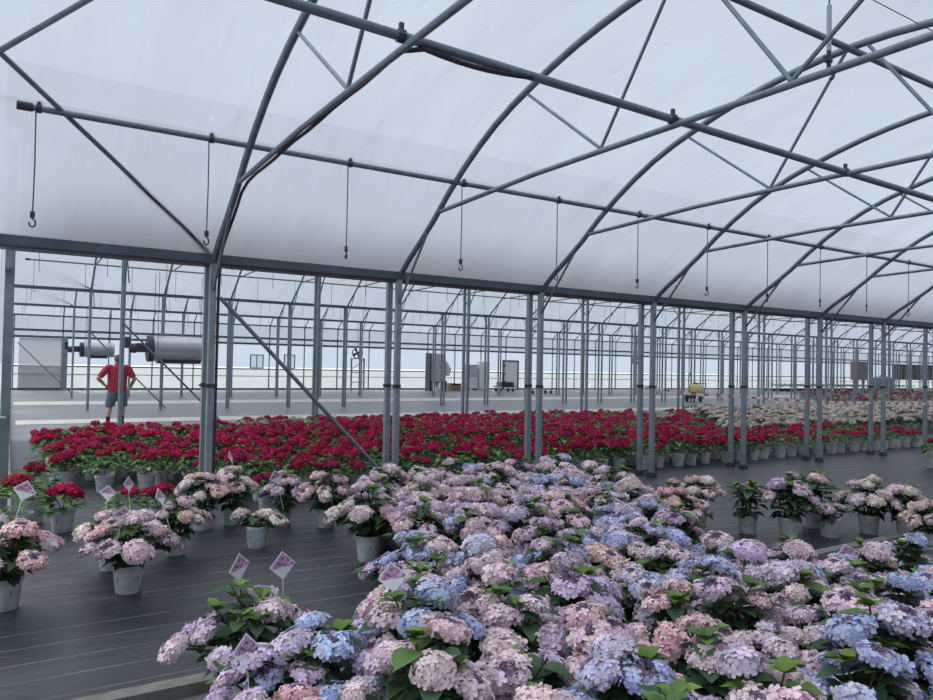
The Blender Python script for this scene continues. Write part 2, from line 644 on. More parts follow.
# west end of the step between X = -2.6 and 0.05
mb = MB(); mb.add([(-2.6, 8.0, 0), (-0.12, 8.0, 0), (-0.12, 8.0, 2.7), (-2.6, 8.0, 2.7)], [(0, 1, 2, 3)])
struct("wall_corner", mb, [M_WFILM])

# end wall framing (the slim strip at the left of the view): uprights and a rail as parts
mb = MB(); mb.box((-0.06, 8.3, 0.0), (0.07, 43.3, 0.10))
wl = struct("baseboard_left", mb, [M_CONC])
yy = 8.6
stud = MB(); stud.box((-0.05, -0.03, 0), (0.035, 0.03, 3.8))
stud_me = stud.mesh("upright", [M_POST], False)
while yy < 43:
    put("upright", stud_me, wl, (0.0, yy, 0))
    yy += 1.7
for zz in (1.0, 2.5):
    mb = MB(); mb.box((-0.05, 8.3, zz), (0.0, 43.3, zz + 0.05))
    put("rail", mb.mesh("rail", [M_POST], False), wl)

# far wall
mb = MB(); mb.add([(-0.05, 43.42, 0.06), (XEND, 43.42, 0.06), (XEND, 43.42, 1.22), (-0.05, 43.42, 1.22)], [(0, 1, 2, 3)])
wn = struct("wall_north", mb, [M_PANEL])
for a, bz, mt in ((1.25, 2.70, M_CLEAR), (2.70, 3.86, M_WFILM)):
    mb = MB(); mb.add([(0.05, 43.43, a), (XEND, 43.43, a), (XEND, 43.43, bz), (0.05, 43.43, bz)], [(0, 1, 2, 3)])
    put("film_band", mb.mesh("film_band", [mt], False), wn)
for a, bz, d in ((0.0, 0.10, 0.06), (0.79, 0.83, 0.05), (1.20, 1.27, 0.06), (2.68, 2.80, 0.10), (3.02, 3.14, 0.12)):
    mb = MB(); mb.box((0.05, 43.40 - d, a), (XEND, 43.40, bz))
    o = put("trim_far", mb.mesh("trim_far", [M_GUTTER], False)); o["kind"] = "structure"
for k in range(-1, 42):
    mb = MB(); mb.box((2.4 + S * k - 0.03, 43.32, 0.1), (2.4 + S * k + 0.03, 43.39, 3.8))
    put("stud", mb.mesh("stud", [M_STEEL], False), wn)
# opaque white panel in the corner and its heavy post
mb = MB(); mb.add([(0.45, 43.30, 0.1), (2.35, 43.30, 0.1), (2.35, 43.30, 2.66), (0.45, 43.30, 2.66)], [(0, 1, 2, 3)]); put("corner_panel", mb.mesh("corner_panel", [M_PANEL], False), wn)
mb = MB(); mb.box((2.34, 43.1, 0.0), (2.62, 43.3, 2.75)); put("corner_post", mb.mesh("corner_post", [M_POST], False), wn)
# windows in the far wall
def window(n, x0, x1, z0, z1, glass, bars=1):
    mb = MB(); y = 43.30; t = 0.05
    mb.box((x0, y, z0), (x1, y + 0.06, z0 + t)); mb.box((x0, y, z1 - t), (x1, y + 0.06, z1))
    mb.box((x0, y, z0), (x0 + t, y + 0.06, z1)); mb.box((x1 - t, y, z0), (x1, y + 0.06, z1))
    for i in range(1, bars):
        x = x0 + (x1 - x0) * i / bars
        mb.box((x - 0.02, y, z0), (x + 0.02, y + 0.06, z1))
    o = put("window_%d" % n, mb.mesh("window", [M_DARK], False)); o["kind"] = "structure"
    g = MB(); g.add([(x0, y + 0.03, z0), (x1, y + 0.03, z0), (x1, y + 0.03, z1), (x0, y + 0.03, z1)], [(0, 1, 2, 3)])
    put("pane", g.mesh("pane", [glass], False), o)
window(1, 12.15, 12.95, 1.28, 2.10, M_CLEAR, 2)
window(2, 14.2, 14.9, 1.28, 2.15, M_CLEAR, 1)
window(3, 83.6, 93.5, 1.05, 2.72, M_GLASSDARK, 8)
# door
mb = MB(); mb.box((30.5, 43.2, 0.05), (31.7, 43.28, 2.05))
d1 = struct("door_1", mb, [M_DOORW])
mb = MB()
mb.box((30.4, 43.16, 0), (30.5, 43.3, 2.12)); mb.box((31.7, 43.16, 0), (31.8, 43.3, 2.12)); mb.box((30.4, 43.16, 2.05), (31.8, 43.3, 2.14))
put("door_frame", mb.mesh("door_frame", [M_DARK], False), d1)
for zz in (0.6, 1.1, 1.7):
    mb = MB(); mb.box((30.28, 43.1, zz), (30.62, 43.18, zz + 0.06)); put("hinge", mb.mesh("hinge", [M_DARK], False), d1)

# ground
mb = MB(); mb.add([(-3, -10, 0), (XEND, -10, 0), (XEND, 43.4, 0), (-3, 43.4, 0)], [(0, 1, 2, 3)])
struct("floor", mb, [M_FLOOR])
mb = MB(); mb.add([(-150, -150, -0.05), (300, -150, -0.05), (300, 250, -0.05), (-150, 250, -0.05)], [(0, 1, 2, 3)])
struct("ground", mb, [M_GROUND])
for y0, y1 in ((20.7, 22.1), (29.2, 31.6)):
    mb = MB(); mb.box((0.2, y0, 0.0), (XEND - 0.2, y1, 0.012)); struct("path", mb, [M_WALK])
mb = MB(); mb.box((-2.5, 1.9, 0.0), (40, 3.86, 0.010)); struct("path_concrete", mb, [M_CONC])
x = -2.4; 
while x < 18:
    L = 2.4
    mb = MB(); mb.box((x, 3.70, 0.0), (x + L - 0.02, 3.80, 0.07)); struct("kerb", mb, [M_TIMBER])
    x += L

# ------------------------------------------------------------------ posts
def post_mesh(h):
    mb = MB(); s = 0.032
    mb.box((-s, -s, 0), (s, s, h))
    return mb.mesh("post", [M_POST], False)
clampmb = MB()
clampmb.box((-0.038, -0.038, -0.022), (0.038, 0.038, 0.022)); clampmb.box((-0.06, -0.010, -0.010), (-0.03, 0.010, 0.010))
CL_ME = clampmb.mesh("clamp", [M_DARK], False)
bpm = MB(); bpm.box((-0.075, -0.05, 0), (0.075, 0.05, 0.03)); bpm.box((-0.045, -0.045, 0.03), (0.045, 0.045, 0.07))
BASE_ME = bpm.mesh("base_plate", [M_DARK], False)
P_LOW, P_HIGH = post_mesh(2.70), post_mesh(3.80)
ROWWORD = ["", "first", "second", "third", "fourth"]
vb = {}
for sx in (-1, 1):
    mb = MB(); mb.tube([(0, 0, 3.18), (sx * 0.62, 0, 3.80)], 0.016, 6); vb[sx] = mb.mesh("brace", [M_STEEL])
rows = [(1, 7.88, 8.13, 1.80, S, 9), (2, 17.02, 17.24, 2.06, 2 * S, 11), (3, 25.9, 26.12, 2.18, S, 27), (4, 34.5, 34.72, 2.30, S, 36)]
for rno, ya, yb, xo, step, cnt in rows:
    for k in range(cnt):
        for side, y in (("near", ya), ("far", yb)):
            if rno > 1:
                lab = f"{side} grey post of the {nth(k+1)} pair from the end wall, {ROWWORD[rno]} post row"
            else:
                lab = f"{side} grey post of the {nth(k+1)} pair from the end wall, beside the red bed"
            me = P_LOW if (rno == 1 and side == "near") else P_HIGH
            if rno <= 2:
                t = thing("steel_post", lab, "post", (xo + step * k, y, 0), 0, "steel posts in rows under the gutters")
                put("shaft", me, t)
                if rno == 1:
                    put("clamp", CL_ME, t, (0, 0, 1.375))
                put("base_plate", BASE_ME, t)
            else:
                o = put("steel_post", me, None, (xo + step * k, y, 0))
                tag(o, lab, "post", "steel posts in rows under the gutters")

# gutters
def gutter(y0, y1, z0, z1, xs, label):
    w_ = y1 - y0
    prof = [(y0 - 0.02, z1), (y0 - 0.02, z0 + 0.02), (y0 + 0.02, z0), (y1 - 0.02, z0), (y1 + 0.02, z0 + 0.02), (y1 + 0.02, z1), (y1 - 0.01, z1), (y1 - 0.01, z0 + 0.03), (y0 + 0.01, z0 + 0.03), (y0 + 0.01, z1)]
    n = len(prof); mb = MB()
    vs = [(x, y, z) for x in (xs, XEND) for y, z in prof]
    mb.add(vs, [(i, (i + 1) % n, n + (i + 1) % n, n + i) for i in range(n)])
    o = put("gutter", mb.mesh("gutter", [M_GUTTER], False)); tag(o, label, "gutter", "long steel gutters between the bays")
gutter(7.86, 8.10, 2.645, 2.775, -2.5, "dark steel gutter low across the view, on the post row beside the red bed")
gutter(8.14, 8.20, 3.78, 3.90, 0.06, "steel gutter rail above the divider film, behind the near roof")
gutter(17.0, 17.24, 3.785, 3.885, 0.06, "steel gutter on the second post row, just below the near gutter in view")
gutter(25.9, 26.12, 3.77, 3.87, 0.06, "steel gutter on the third post row, past the walking man")
gutter(34.5, 34.72, 3.77, 3.87, 0.06, "steel gutter on the fourth post row, beyond the big drum heater")
gutter(43.25, 43.39, 3.80, 3.88, 0.06, "thin steel gutter along the top of the far wall")

# ------------------------------------------------------------------ arches
def arch_meshes(b, sides):
    yn, yf, z, x0, _ = BAYS[b]
    out = {}
    n = 30
    mb = MB(); mb.tube([(0, *arch_pt(b, k / n)) for k in range(n + 1)], 0.033, sides); out["arch_tube"] = mb.mesh("arch_tube", [M_STEEL])
    zc = z + 0.66
    f0 = ffar(b, 1.0); y0, za = arch_pt(b, f0); y1, zb = arch_pt(b, 1 - f0)
    ym = (yn + yf) / 2
    mb = MB(); mb.tube([(0, y0, za - 0.03), (0, (y0 + ym) / 2, zc), (0, ym, zc), (0, (y1 + ym) / 2, zc), (0, y1, zb - 0.03)], 0.023, sides)
    out["tie_beam"] = mb.mesh("tie_beam", [M_STEEL])
    sc = (yf - yn) / 8.814
    webs = []
    for s in (1, -1):
        fp = 0.5 + s * 1.85 * sc / (yf - yn)
        yb_, zb_ = arch_pt(b, fp, -0.02)
        yc = ym + s * 0.84 * sc
        webs.append([(0, yb_, zb_), (0, yc, zc + 0.02)])
        webs.append([(0, yc, zc + 0.02), (0, ym + s * 0.10, arch_pt(b, 0.5)[1] - 0.03)])
    out["web"] = []
    for p in webs:
        mb = MB(); mb.tube(p, 0.015, 6); out["web"].append(mb.mesh("web_brace", [M_STEEL]))
    out["knee"] = []
    for s in (0, 1):
        f = ffar(b, 0.76 * sc); f = f if s else 1 - f
        ya, za = arch_pt(b, f)
        yp = yf if s else yn
        mb = MB(); mb.tube([(0, ya, za), (0, yp + (-0.02 if s else 0.02), z - (0.38 if b == 1 else 0.55))], 0.016, 6); out["knee"].append(mb.mesh("knee_brace", [M_STEEL]))
    return out
for b, k0, k1 in ((1, -1, 10), (2, 0, 17), (3, 0, 26), (4, 0, 34), (5, 0, 41)):
    A = arch_meshes(b, 10 if b == 1 else 6)
    for k in range(k0, k1):
        where = {1: "near roof over the flowers", 2: "roof behind the low gutter", 3: "roof past the second post row", 4: "roof past the third post row", 5: "roof along the far wall"}[b]
        lab = f"steel roof arch, {nth(k - k0 + 1)} from the end wall, {where}"
        t = thing("roof_arch", lab, "roof arch", (BAYS[b][3] + S * k, 0, 0), 0, "steel roof arches")
        put("arch_tube", A["arch_tube"], t); put("tie_beam", A["tie_beam"], t)
        for m_ in A["web"]:
            put("web_brace", m_, t)
        if b <= 4:
            for q, m_ in enumerate(A["knee"]):
                if (b == 2 and q == 1 or b == 3 and q == 0) and k % 2:
                    continue
                put("knee_brace", m_, t)

# ------------------------------------------------------------------ pipes along the bays, hooks
def pipe(name, y, z, xa, xb, r, label, cat, caps=True, clamps=None, slope=0.0):
    t = thing(name, label, cat, (xa, y, z), 0, "long pipes running along the roof")
    t.rotation_euler.y = slope
    mb = MB(); mb.tube([(0, 0, 0), (xb - xa, 0, 0)], r, 10); put("tube", mb.mesh("tube", [M_STEEL]), t)
    if caps:
        mb = MB(); mb.tube([(-0.02, 0, 0), (0.09, 0, 0)], r * 1.35, 10); put("end_cap", mb.mesh("end_cap", [M_DARK]), t)
    if clamps:
        mb = MB(); mb.tube([(-0.02, 0, 0), (0.02, 0, 0)], r * 1.4, 8); mb.box((-0.012, -0.012, 0), (0.012, 0.012, r * 1.4 + 0.035))
        cm = mb.mesh("clip", [M_DARK])
        for x in clamps:
            put("clip", cm, t, (x - xa, 0, 0))
    return t
HOOKX = [0.13 + 1.312 * i for i in range(16)]
pipe("hanger_pipe", 6.60, 3.59, 0.02, 22, 0.026, "grey hanger pipe with end cap and hooks, above the low gutter", "pipe", True, [x + 0.02 for x in HOOKX])
pipe("hanger_pipe", 0.42, 3.575, -0.03, 22, 0.026, "grey hanger pipe with hooks on the camera's side of the near roof", "pipe")
pipe("tie_pipe", 3.60, 3.525, -2.3, 14, 0.028, "thick grey pipe strapped under the middle of the near tie beams", "pipe", False, [1.8 + S * k for k in range(0, 6)], 0.0155)
pipe("ridge_pipe", 3.50, 4.42, -2.3, 22, 0.028, "grey ridge pipe under the peak of the near roof", "pipe", False)
mb = MB(); mb.tube([(-2.4, 6.62, 3.665), (22, 6.62, 3.665)], 0.0035, 5)
tag(put("tension_wire", mb.mesh("tension_wire", [M_WIRE])), "thin wire stretched just above the near hanger pipe", "wire")
for b in (2, 3, 4, 5):
    yn, yf, z, x0, xs = BAYS[b]
    ym = (yn + yf) / 2
    w_ = {2: "roof behind the low gutter", 3: "roof past the second post row", 4: "roof past the third post row", 5: "roof along the far wall"}[b]
    pipe("hanger_pipe", yf - 1.38, z + 0.63, 0.36, 90, 0.025, f"grey hanger pipe on the far side of the {w_}", "pipe")
    pipe("hanger_pipe", yn + 1.38, z + 0.63, 0.36, 90, 0.025, f"grey hanger pipe on the near side of the {w_}", "pipe")
    pipe("tie_pipe", ym, z + 0.63, 0.36, 90, 0.028, f"grey pipe along the tie beams of the {w_}", "pipe", False)
    pipe("ridge_pipe", ym, z + 1.70, 0.1, 93, 0.025, f"grey ridge pipe of the {w_}", "pipe", False)

def hook_parts(L):
    mb = MB(); mb.tube([(0, 0, 0), (0.004, 0, -L * 0.5), (0, 0, -L)], 0.006, 5); wme = mb.mesh("wire", [M_WIRE])
    pts = [(0, 0, 0.01)]
    for i in range(11):
        a = PI * 0.5 - i / 10 * PI * 1.55
        pts.append((0.022 * math.cos(a), 0, -0.075 + 0.030 * math.sin(a)))
    mb = MB(); mb.tube(pts, 0.0065, 6); mb.box((-0.016, -0.012, -0.035), (0.016, 0.012, 0.015)); hme = mb.mesh("hook", [M_DARK])
    return wme, hme
WME, HME = hook_parts(0.80)
for i, x in enumerate(HOOKX[:14]):
    t = thing("hanging_hook", f"wire with black hook, {nth(i+1)} from the end wall on the near hanger pipe", "hook", (x, 6.6, 3.56), RND.uniform(-1, 1), "basket hooks on the near pipe")
    put("wire", WME, t); put("hook", HME, t, (0, 0, -0.80))
mbh = MB(); mbh.tube([(0, 0, 0), (0.004, 0, -0.80), (0, 0, -0.84), (0.03, 0, -0.88), (0, 0, -0.92), (-0.02, 0, -0.90)], 0.007, 4)
HFAR = mbh.mesh("hook", [M_WIRE])
for b, n in ((3, 26), (4, 30), (5, 34)):
    yn, yf, z, x0, xs = BAYS[b]
    w_ = {3: "past the second post row", 4: "past the third post row", 5: "along the far wall"}[b]
    for side, y in (("far", yf - 1.38), ("near", yn + 1.38)):
        for i in range(n):
            x = 0.55 + 1.31 * i + RND.uniform(-.04, .04)
            tag(put("hanging_hook", HFAR, None, (x, y, z + 0.61), (0, 0, RND.uniform(0, 6))),
                f"thin hook, {nth(i+1)} from the end wall, {side} pipe {w_}", "hook", "basket hooks on far pipes")
# big hanger near the ridge
t = thing("hanging_hook", "hanger with a grey sleeve and black swivel hook under the near ridge", "hook", (4.915, 3.0, 4.47))
mb = MB(); mb.tube([(0, 0, 0), (0, 0, -0.22)], 0.006, 6); put("wire", mb.mesh("wire", [M_WIRE]), t)
mb = MB(); mb.tube([(0, 0, -0.20), (0, 0, -0.53)], 0.017, 10); put("sleeve", mb.mesh("sleeve", [simple("grey sleeve", (0.36, 0.42, 0.47), 0.4)]), t)
mb = MB(); mb.tube([(0, 0, -0.52), (0, 0, -0.66)], 0.016, 8); mb.tube([(-0.05, 0, -0.575), (-0.045, 0, -0.60), (0.02, 0, -0.60)], [0.012, 0.024, 0.02], 8)
pts = [(0.0, 0, -0.66)] + [(0.028 + 0.034 * math.cos(a), 0, -0.69 + 0.036 * math.sin(a)) for a in [PI - i * PI * 1.6 / 10 + 0.0 for i in range(11)]]
mb.tube(pts, 0.010, 6); put("swivel_hook", mb.mesh("swivel_hook", [M_DARK]), t)
mb = MB(); mb.tube([(-2.4, 3.0, 4.475), (22, 3.0, 4.475)], 0.004, 5)
tag(put("tension_wire", mb.mesh("tension_wire", [M_WIRE])), "thin wire along the peak of the near roof, holding the sleeved hanger", "wire")

# wind braces
def brace(pts, r, label):
    mb = MB(); mb.tube(pts, r, 8)
    tag(put("diagonal_brace", mb.mesh("diagonal_brace", [M_STEEL])), label, "brace", "diagonal wind braces")
brace([(1.86, 7.80, 2.30), (4.1, 7.80, 0.02)], 0.022, "diagonal steel brace from the first near post down into the red bed")
brace([(2.06, 16.96, 2.40), (4.38, 16.96, 0.02)], 0.022, "diagonal steel brace beside the walking man, on the second post row")
brace([(2.12, 25.86, 2.56), (4.5, 25.86, 0.04)], 0.022, "diagonal steel brace on the third post row, behind the walking man")
brace([(0.32, 34.44, 2.25), (2.26, 34.44, 0.2)], 0.022, "diagonal steel brace beside the end wall on the fourth post row")
brace([(0.2, 25.3, 5.05), (2.18, 25.86, 3.85)], 0.02, "diagonal roof brace above the walking man, nearer of two")
brace([(0.7, 33.9, 4.8), (2.30, 34.46, 3.80)], 0.02, "diagonal roof brace by the end wall, farther of two")
brace([(1.74, 7.84, 2.80), (-0.12, 6.22, 3.84)], 0.021, "diagonal roof brace rising from the first near post towards the end wall")
brace([(-0.12, 6.22, 3.84), (0.46, 5.50, 4.13), (1.74, 3.95, 4.42)], 0.021, "diagonal roof brace rising from the end wall towards the near ridge")
# cable strapped to the first tie beam
mb = MB(); pts = []
for i in range(13):
    y = 6.75 - i * (6.75 - 3.66) / 12
    pts.append((1.83, y, 3.30 + 0.10 * (i / 12) ** 0.8 + 0.006 * math.sin(i * 1.7)))
for i in range(1, 9):
    pts.append((1.83 + i * 0.11, 3.585, 3.432 - 0.035 * math.sin(i / 8 * PI)))
down = [(1.85, 7.85, 0.08), (1.85, 7.85, 1.2), (1.85, 7.84, 2.3)]
for i in range(7):
    yy_, zz_ = arch_pt(1, ffar(1, 0.16 + i * 0.125))
    down.append((1.84, yy_, zz_ - 0.045))
pts = down + pts
mb.tube(pts, 0.015, 6)
tag(put("cable", mb.mesh("cable", [M_CABLE])), "black cable up the first near post and arch, then along the first tie beam", "cable")
# barrier tape
mb = MB()
tp = [(8.34, 8.03, 1.37), (9.4, 8.03, 1.25), (10.6, 8.03, 1.20), (12.6, 8.03, 1.10), (14.7, 8.03, 1.05), (17.1, 8.03, 1.0), (19, 8.03, 0.98)]
vs = []
for i, p in enumerate(tp):
    vs += [(p[0], p[1], p[2] - 0.022), (p[0], p[1] + 0.004, p[2] + 0.022)]
mb.add(vs, [(2 * i, 2 * i + 2, 2 * i + 3, 2 * i + 1) for i in range(len(tp) - 1)])
tag(put("barrier_tape", mb.mesh("barrier_tape", [M_TAPE])), "red and white barrier tape strung between the near posts above the flowers", "tape")

# ------------------------------------------------------------------ heaters, fans, clutter
def heater(loc, D, L, label):
    r = D / 2
    t = thing("drum_heater", label, "heater", loc)
    Mx = Matrix.Rotation(PI / 2, 4, 'Y')
    mb = MB(); mb.lathe([(0, 0), (r * 0.92, 0), (r, 0.03), (r, L * 0.3), (r * 1.01, L * 0.3), (r * 1.01, L * 0.33), (r, L * 0.33), (r, L - 0.03), (r * 0.92, L), (0, L)], 28, M=Mx); put("drum", mb.mesh("drum", [M_ALU]), t)
    mb = MB(); mb.lathe([(r * 0.8, -0.12), (r * 1.03, -0.10), (r * 1.03, 0.06), (r * 0.8, 0.07)], 24, M=Mx); mb.lathe([(0, -0.12), (r * 0.8, -0.12)], 24, M=Mx); put("end_ring", mb.mesh("end_ring", [M_DARK]), t)
    mb = MB(); mb.box((-0.42, -0.16, -0.12), (-0.1, 0.16, 0.16)); mb.lathe([(0, -0.62), (0.13, -0.62), (0.15, -0.5), (0.15, -0.42), (0, -0.42)], 14, M=Mx); put("burner", mb.mesh("burner", [M_DARK], False), t)
    mb = MB(); mb.box((-0.75, -0.1, 0.0), (-0.6, 0.1, 0.34)); put("control_box", mb.mesh("control_box", [M_DARK], False), t)
    mb = MB(); mb.tube([(-0.52, 0, 0.05), (-0.70, 0, 0.05)], 0.05, 8); put("duct", mb.mesh("duct", [M_DARK]), t)
    for x in (0.15, L - 0.2):
        for s in (-1, 1):
            mb = MB(); mb.tube([(x, s * r, 0), (x, s * r * 0.9, 4.4 - loc[2])], 0.008, 5); put("hanger_rod", mb.mesh("hanger_rod", [M_DARK]), t)
    mb = MB(); mb.box((0.2, -0.2, -r - 0.06), (L - 0.3, 0.2, -r + 0.03)); put("tray", mb.mesh("tray", [M_DARK], False), t)
heater((3.78, 24.6, 2.0), 0.80, 1.78, "big silver drum heater hanging behind the first near post")
heater((2.98, 39.0, 2.08), 0.68, 1.36, "smaller grey drum heater hanging above the man, near the far wall")

def fan(loc, label):
    t = thing("circulating_fan", label, "fan", loc)
    r = 0.32; My = Matrix.Rotation(PI / 2, 4, 'X')
    mb = MB(); mb.lathe([(r, -0.08), (r * 1.06, -0.08), (r * 1.06, 0.08), (r, 0.08), (r, -0.08)], 24, M=My); put("shroud", mb.mesh("shroud", [M_GREYBOX]), t)
    mb = MB(); mb.lathe([(0, -0.06), (0.07, -0.06), (0.07, 0.06), (0, 0.06)], 12, M=My); put("hub", mb.mesh("hub", [M_DARK]), t)
    for i in range(4):
        a = i * PI / 2 + 0.5
        mb = MB(); d = Vector((math.cos(a), 0, math.sin(a))); p = Vector((-d.z, 0, d.x))
        mb.add([d * 0.06 - p * 0.05, d * 0.30 - p * 0.10 + Vector((0, .04, 0)), d * 0.30 + p * 0.10 - Vector((0, .04, 0)), d * 0.06 + p * 0.05], [(0, 1, 2, 3)])
        put("blade", mb.mesh("blade", [M_DARK], False), t)
    mb = MB(); mb.tube([(0, 0, r), (0, 0, 4.45 - loc[2])], 0.012, 6); put("hanger_rod", mb.mesh("hanger_rod", [M_DARK]), t)
fan((18.0, 41.0, 2.32), "round grey circulating fan hanging over the grey metal rack")
fan((40.5, 40.0, 2.35), "round grey circulating fan hanging behind the yellow sprayer")

# rack under the fan
t = thing("metal_rack", "open grey metal rack standing by the far wall", "rack", (18.3, 41.6, 0))
for sx in (-0.42, 0.42):
    mb = MB(); mb.box((sx - 0.04, -0.04, 0), (sx + 0.04, 0.04, 2.0)); put("upright", mb.mesh("upright", [M_GREYBOX], False), t)
for zz in (0.5, 1.1, 1.95):
    mb = MB(); mb.box((-0.42, -0.03, zz), (0.42, 0.03, zz + 0.05)); put("crossbar", mb.mesh("crossbar", [M_GREYBOX], False), t)
mb = MB(); mb.tube([(-0.4, 0, 1.3), (0.4, 0, 1.92)], 0.02, 6); put("diagonal", mb.mesh("diagonal", [M_DARK]), t)

# sheeted machine with stand
t = thing("sheeted_machine", "machine under a pale grey sheet on a white stand by the far wall", "machine", (23.6, 41.0, 0))
mb = MB()
mb.loft([((0, 0, 0.62), .62, .36, (1, 0, 0), (0, 1, 0)), ((0, 0, 1.1), .66, .38, (1, 0, 0), (0, 1, 0)), ((0.02, 0, 1.9), .62, .34, (1, 0, 0), (0, 1, 0)), ((0.05, 0, 2.4), .58, .30, (1, 0, 0), (0, 1, 0)), ((0.05, 0, 2.46), .3, .15, (1, 0, 0), (0, 1, 0))], 16)
put("sheet", mb.mesh("sheet", [simple("grey sheet", (0.42, 0.42, 0.43), 0.6, 0, 0.2, 3)]), t)
mb = MB(); mb.box((-.68, -.3, 0), (-.6, .3, 2.45)); put("edge_post", mb.mesh("edge_post", [M_DARK], False), t)
for sx in (-0.5, 0.0, 0.5):
    mb = MB(); mb.box((sx - .06, -.3, 0), (sx + .06, .3, 0.66)); put("leg", mb.mesh("leg", [M_DARK if sx else M_WHITE], False), t)
mb = MB(); mb.box((-.6, -.32, 0.55), (.6, .32, 0.66)); put("frame_rail", mb.mesh("frame_rail", [M_DARK], False), t)
mb = MB(); mb.tube([(0.62, -0.1, 1.9), (0.85, -0.1, 1.4), (0.75, -0.1, 1.0)], [0.1, 0.18, 0.12], 10); put("folded_flap", mb.mesh("folded_flap", [M_WHITE]), t)

t = thing("cardboard_box", "open brown box on the ground beside the sheeted machine", "box", (24.9, 41.0, 0))
mb = MB(); mb.box((-.4, -.3, 0), (.4, .3, 0.42)); put("carton", mb.mesh("carton", [M_BROWN], False), t)
for s in (-1, 1):
    mb = MB(); mb.add([(-.4, s * .3, .42), (.4, s * .3, .42), (.42, s * .42, .5), (-.42, s * .42, .5)], [(0, 1, 2, 3)]); put("flap", mb.mesh("flap", [M_DARK], False), t)

t = thing("storage_cabinet", "grey storage cabinet by the far wall, left of the white cabinet", "cabinet", (27.1, 42.3, 0))
mb = MB(); mb.box((-.35, -.3, 0.1), (.35, .3, 1.75)); put("carcass", mb.mesh("carcass", [M_GREYBOX], False), t)
mb = MB(); mb.box((-.31, -.34, 0.95), (.31, -.3, 1.7)); put("door", mb.mesh("door", [simple("pale door", (.45, .47, .5), .5)], False), t)
mb = MB(); mb.box((-.31, -.34, 0.12), (.31, -.3, 0.92)); put("door", mb.mesh("door", [M_WHITE], False), t)
for sx in (-.3, .3):
    mb = MB(); mb.box((sx - .04, -.25, 0), (sx + .04, .25, .1)); put("foot", mb.mesh("foot", [M_DARK], False), t)
t = thing("storage_cabinet", "tall white storage cabinet by the far wall, right of the grey cabinet", "cabinet", (28.0, 42.3, 0))
mb = MB(); mb.box((-.42, -.3, 0.08), (.42, .3, 1.98)); put("carcass", mb.mesh("carcass", [M_DOORW], False), t)
for sx in (-1, 1):
    mb = MB(); mb.box((sx * .21 - .19, -.33, 0.12), (sx * .21 + .19, -.3, 1.94)); d_ = put("door", mb.mesh("door", [M_DOORW], False), t)
    mb = MB(); mb.box((sx * .05 - .015, -.36, 1.0), (sx * .05 + .015, -.33, 1.2)); put("handle", mb.mesh("handle", [M_DARK], False), d_)

def cart(loc, w_, h, label, col):
    t = thing("flat_cart", label, "cart", loc)
    mb = MB(); mb.box((-w_ / 2, -.35, h), (w_ / 2, .35, h + .07)); put("deck", mb.mesh("deck", [col], False), t)
    for sx in (-1, 1):
        for sy in (-1, 1):
            mb = MB(); mb.lathe([(0, -.03), (.1, -.03), (.1, .03), (0, .03)], 12, M=Matrix.Translation((sx * (w_ / 2 - .15), sy * .28, .1)) @ Matrix.Rotation(PI / 2, 4, 'X')); put("wheel", mb.mesh("wheel", [M_DARK]), t)
            mb = MB(); mb.tube([(sx * (w_ / 2 - .15), sy * .28, .1), (sx * (w_ / 2 - .15), sy * .28, h)], .02, 6); put("leg", mb.mesh("leg", [M_DARK]), t)
    return t
t = cart((28.3, 40.0, 0), 1.3, 0.30, "black cart loaded with a dark crate in front of the white cabinet", M_DARK)
t2 = thing("crate", "dark plastic crate lying on the black cart", "crate", (28.35, 40.0, 0.37))
mb = MB(); mb.box((-.5, -.3, 0), (.5, .3, 0.04)); put("bottom", mb.mesh("bottom", [M_DARK], False), t2)
for q in (((-.5, -.3, .04), (.5, -.27, .26)), ((-.5, .27, .04), (.5, .3, .26)), ((-.5, -.27, .04), (-.47, .27, .26)), ((.47, -.27, .04), (.5, .27, .26))):
    mb = MB(); mb.box(*q); put("side", mb.mesh("side", [M_DARK], False), t2)
cart((28.6, 36.6, 0), 1.75, 0.26, "low black flat cart on the pale walkway edge before the white door", M_DARK)

# yellow sprayer
t = thing("tank_sprayer", "yellow wheeled tank sprayer parked on the grey floor beyond the red bed", "sprayer", (30.6, 25.9, 0), 0.4)
mb = MB(); mb.loft([((-.48, 0, .58), .10, .12, (0, 1, 0), (0, 0, 1)), ((-.42, 0, .58), .30, .28, (0, 1, 0), (0, 0, 1)), ((-.2, 0, .6), .36, .34, (0, 1, 0), (0, 0, 1)), ((.2, 0, .6), .36, .34, (0, 1, 0), (0, 0, 1)), ((.42, 0, .58), .30, .28, (0, 1, 0), (0, 0, 1)), ((.48, 0, .58), .10, .12, (0, 1, 0), (0, 0, 1))], 16)
put("tank", mb.mesh("tank", [M_YELLOW]), t)
mb = MB(); mb.lathe([(0, .93), (.13, .93), (.13, 1.0), (0, 1.0)], 14); put("lid", mb.mesh("lid", [M_DARK]), t)
for sy in (-.36, .36):
    mb = MB(); mb.lathe([(0, -.05), (.2, -.05), (.22, -.03), (.22, .03), (.2, .05), (0, .05)], 16, M=Matrix.Translation((-.25, sy, .22)) @ Matrix.Rotation(PI / 2, 4, 'X')); put("wheel", mb.mesh("wheel", [M_DARK]), t)
    mb = MB(); mb.tube([(-.55, sy * .8, .2), (.5, sy * .8, .2), (.72, sy * .8, .75), (.9, sy * .8, .95)], .022, 6); put("frame_rail", mb.mesh("frame_rail", [M_DARK]), t)
mb = MB(); mb.box((-.75, -.18, .2), (-.45, .18, .52)); put("pump", mb.mesh("pump", [M_DARK], False), t)
mb = MB(); mb.tube([(.9, -.29, .95), (.9, .29, .95)], .022, 6); put("handle", mb.mesh("handle", [M_DARK]), t)
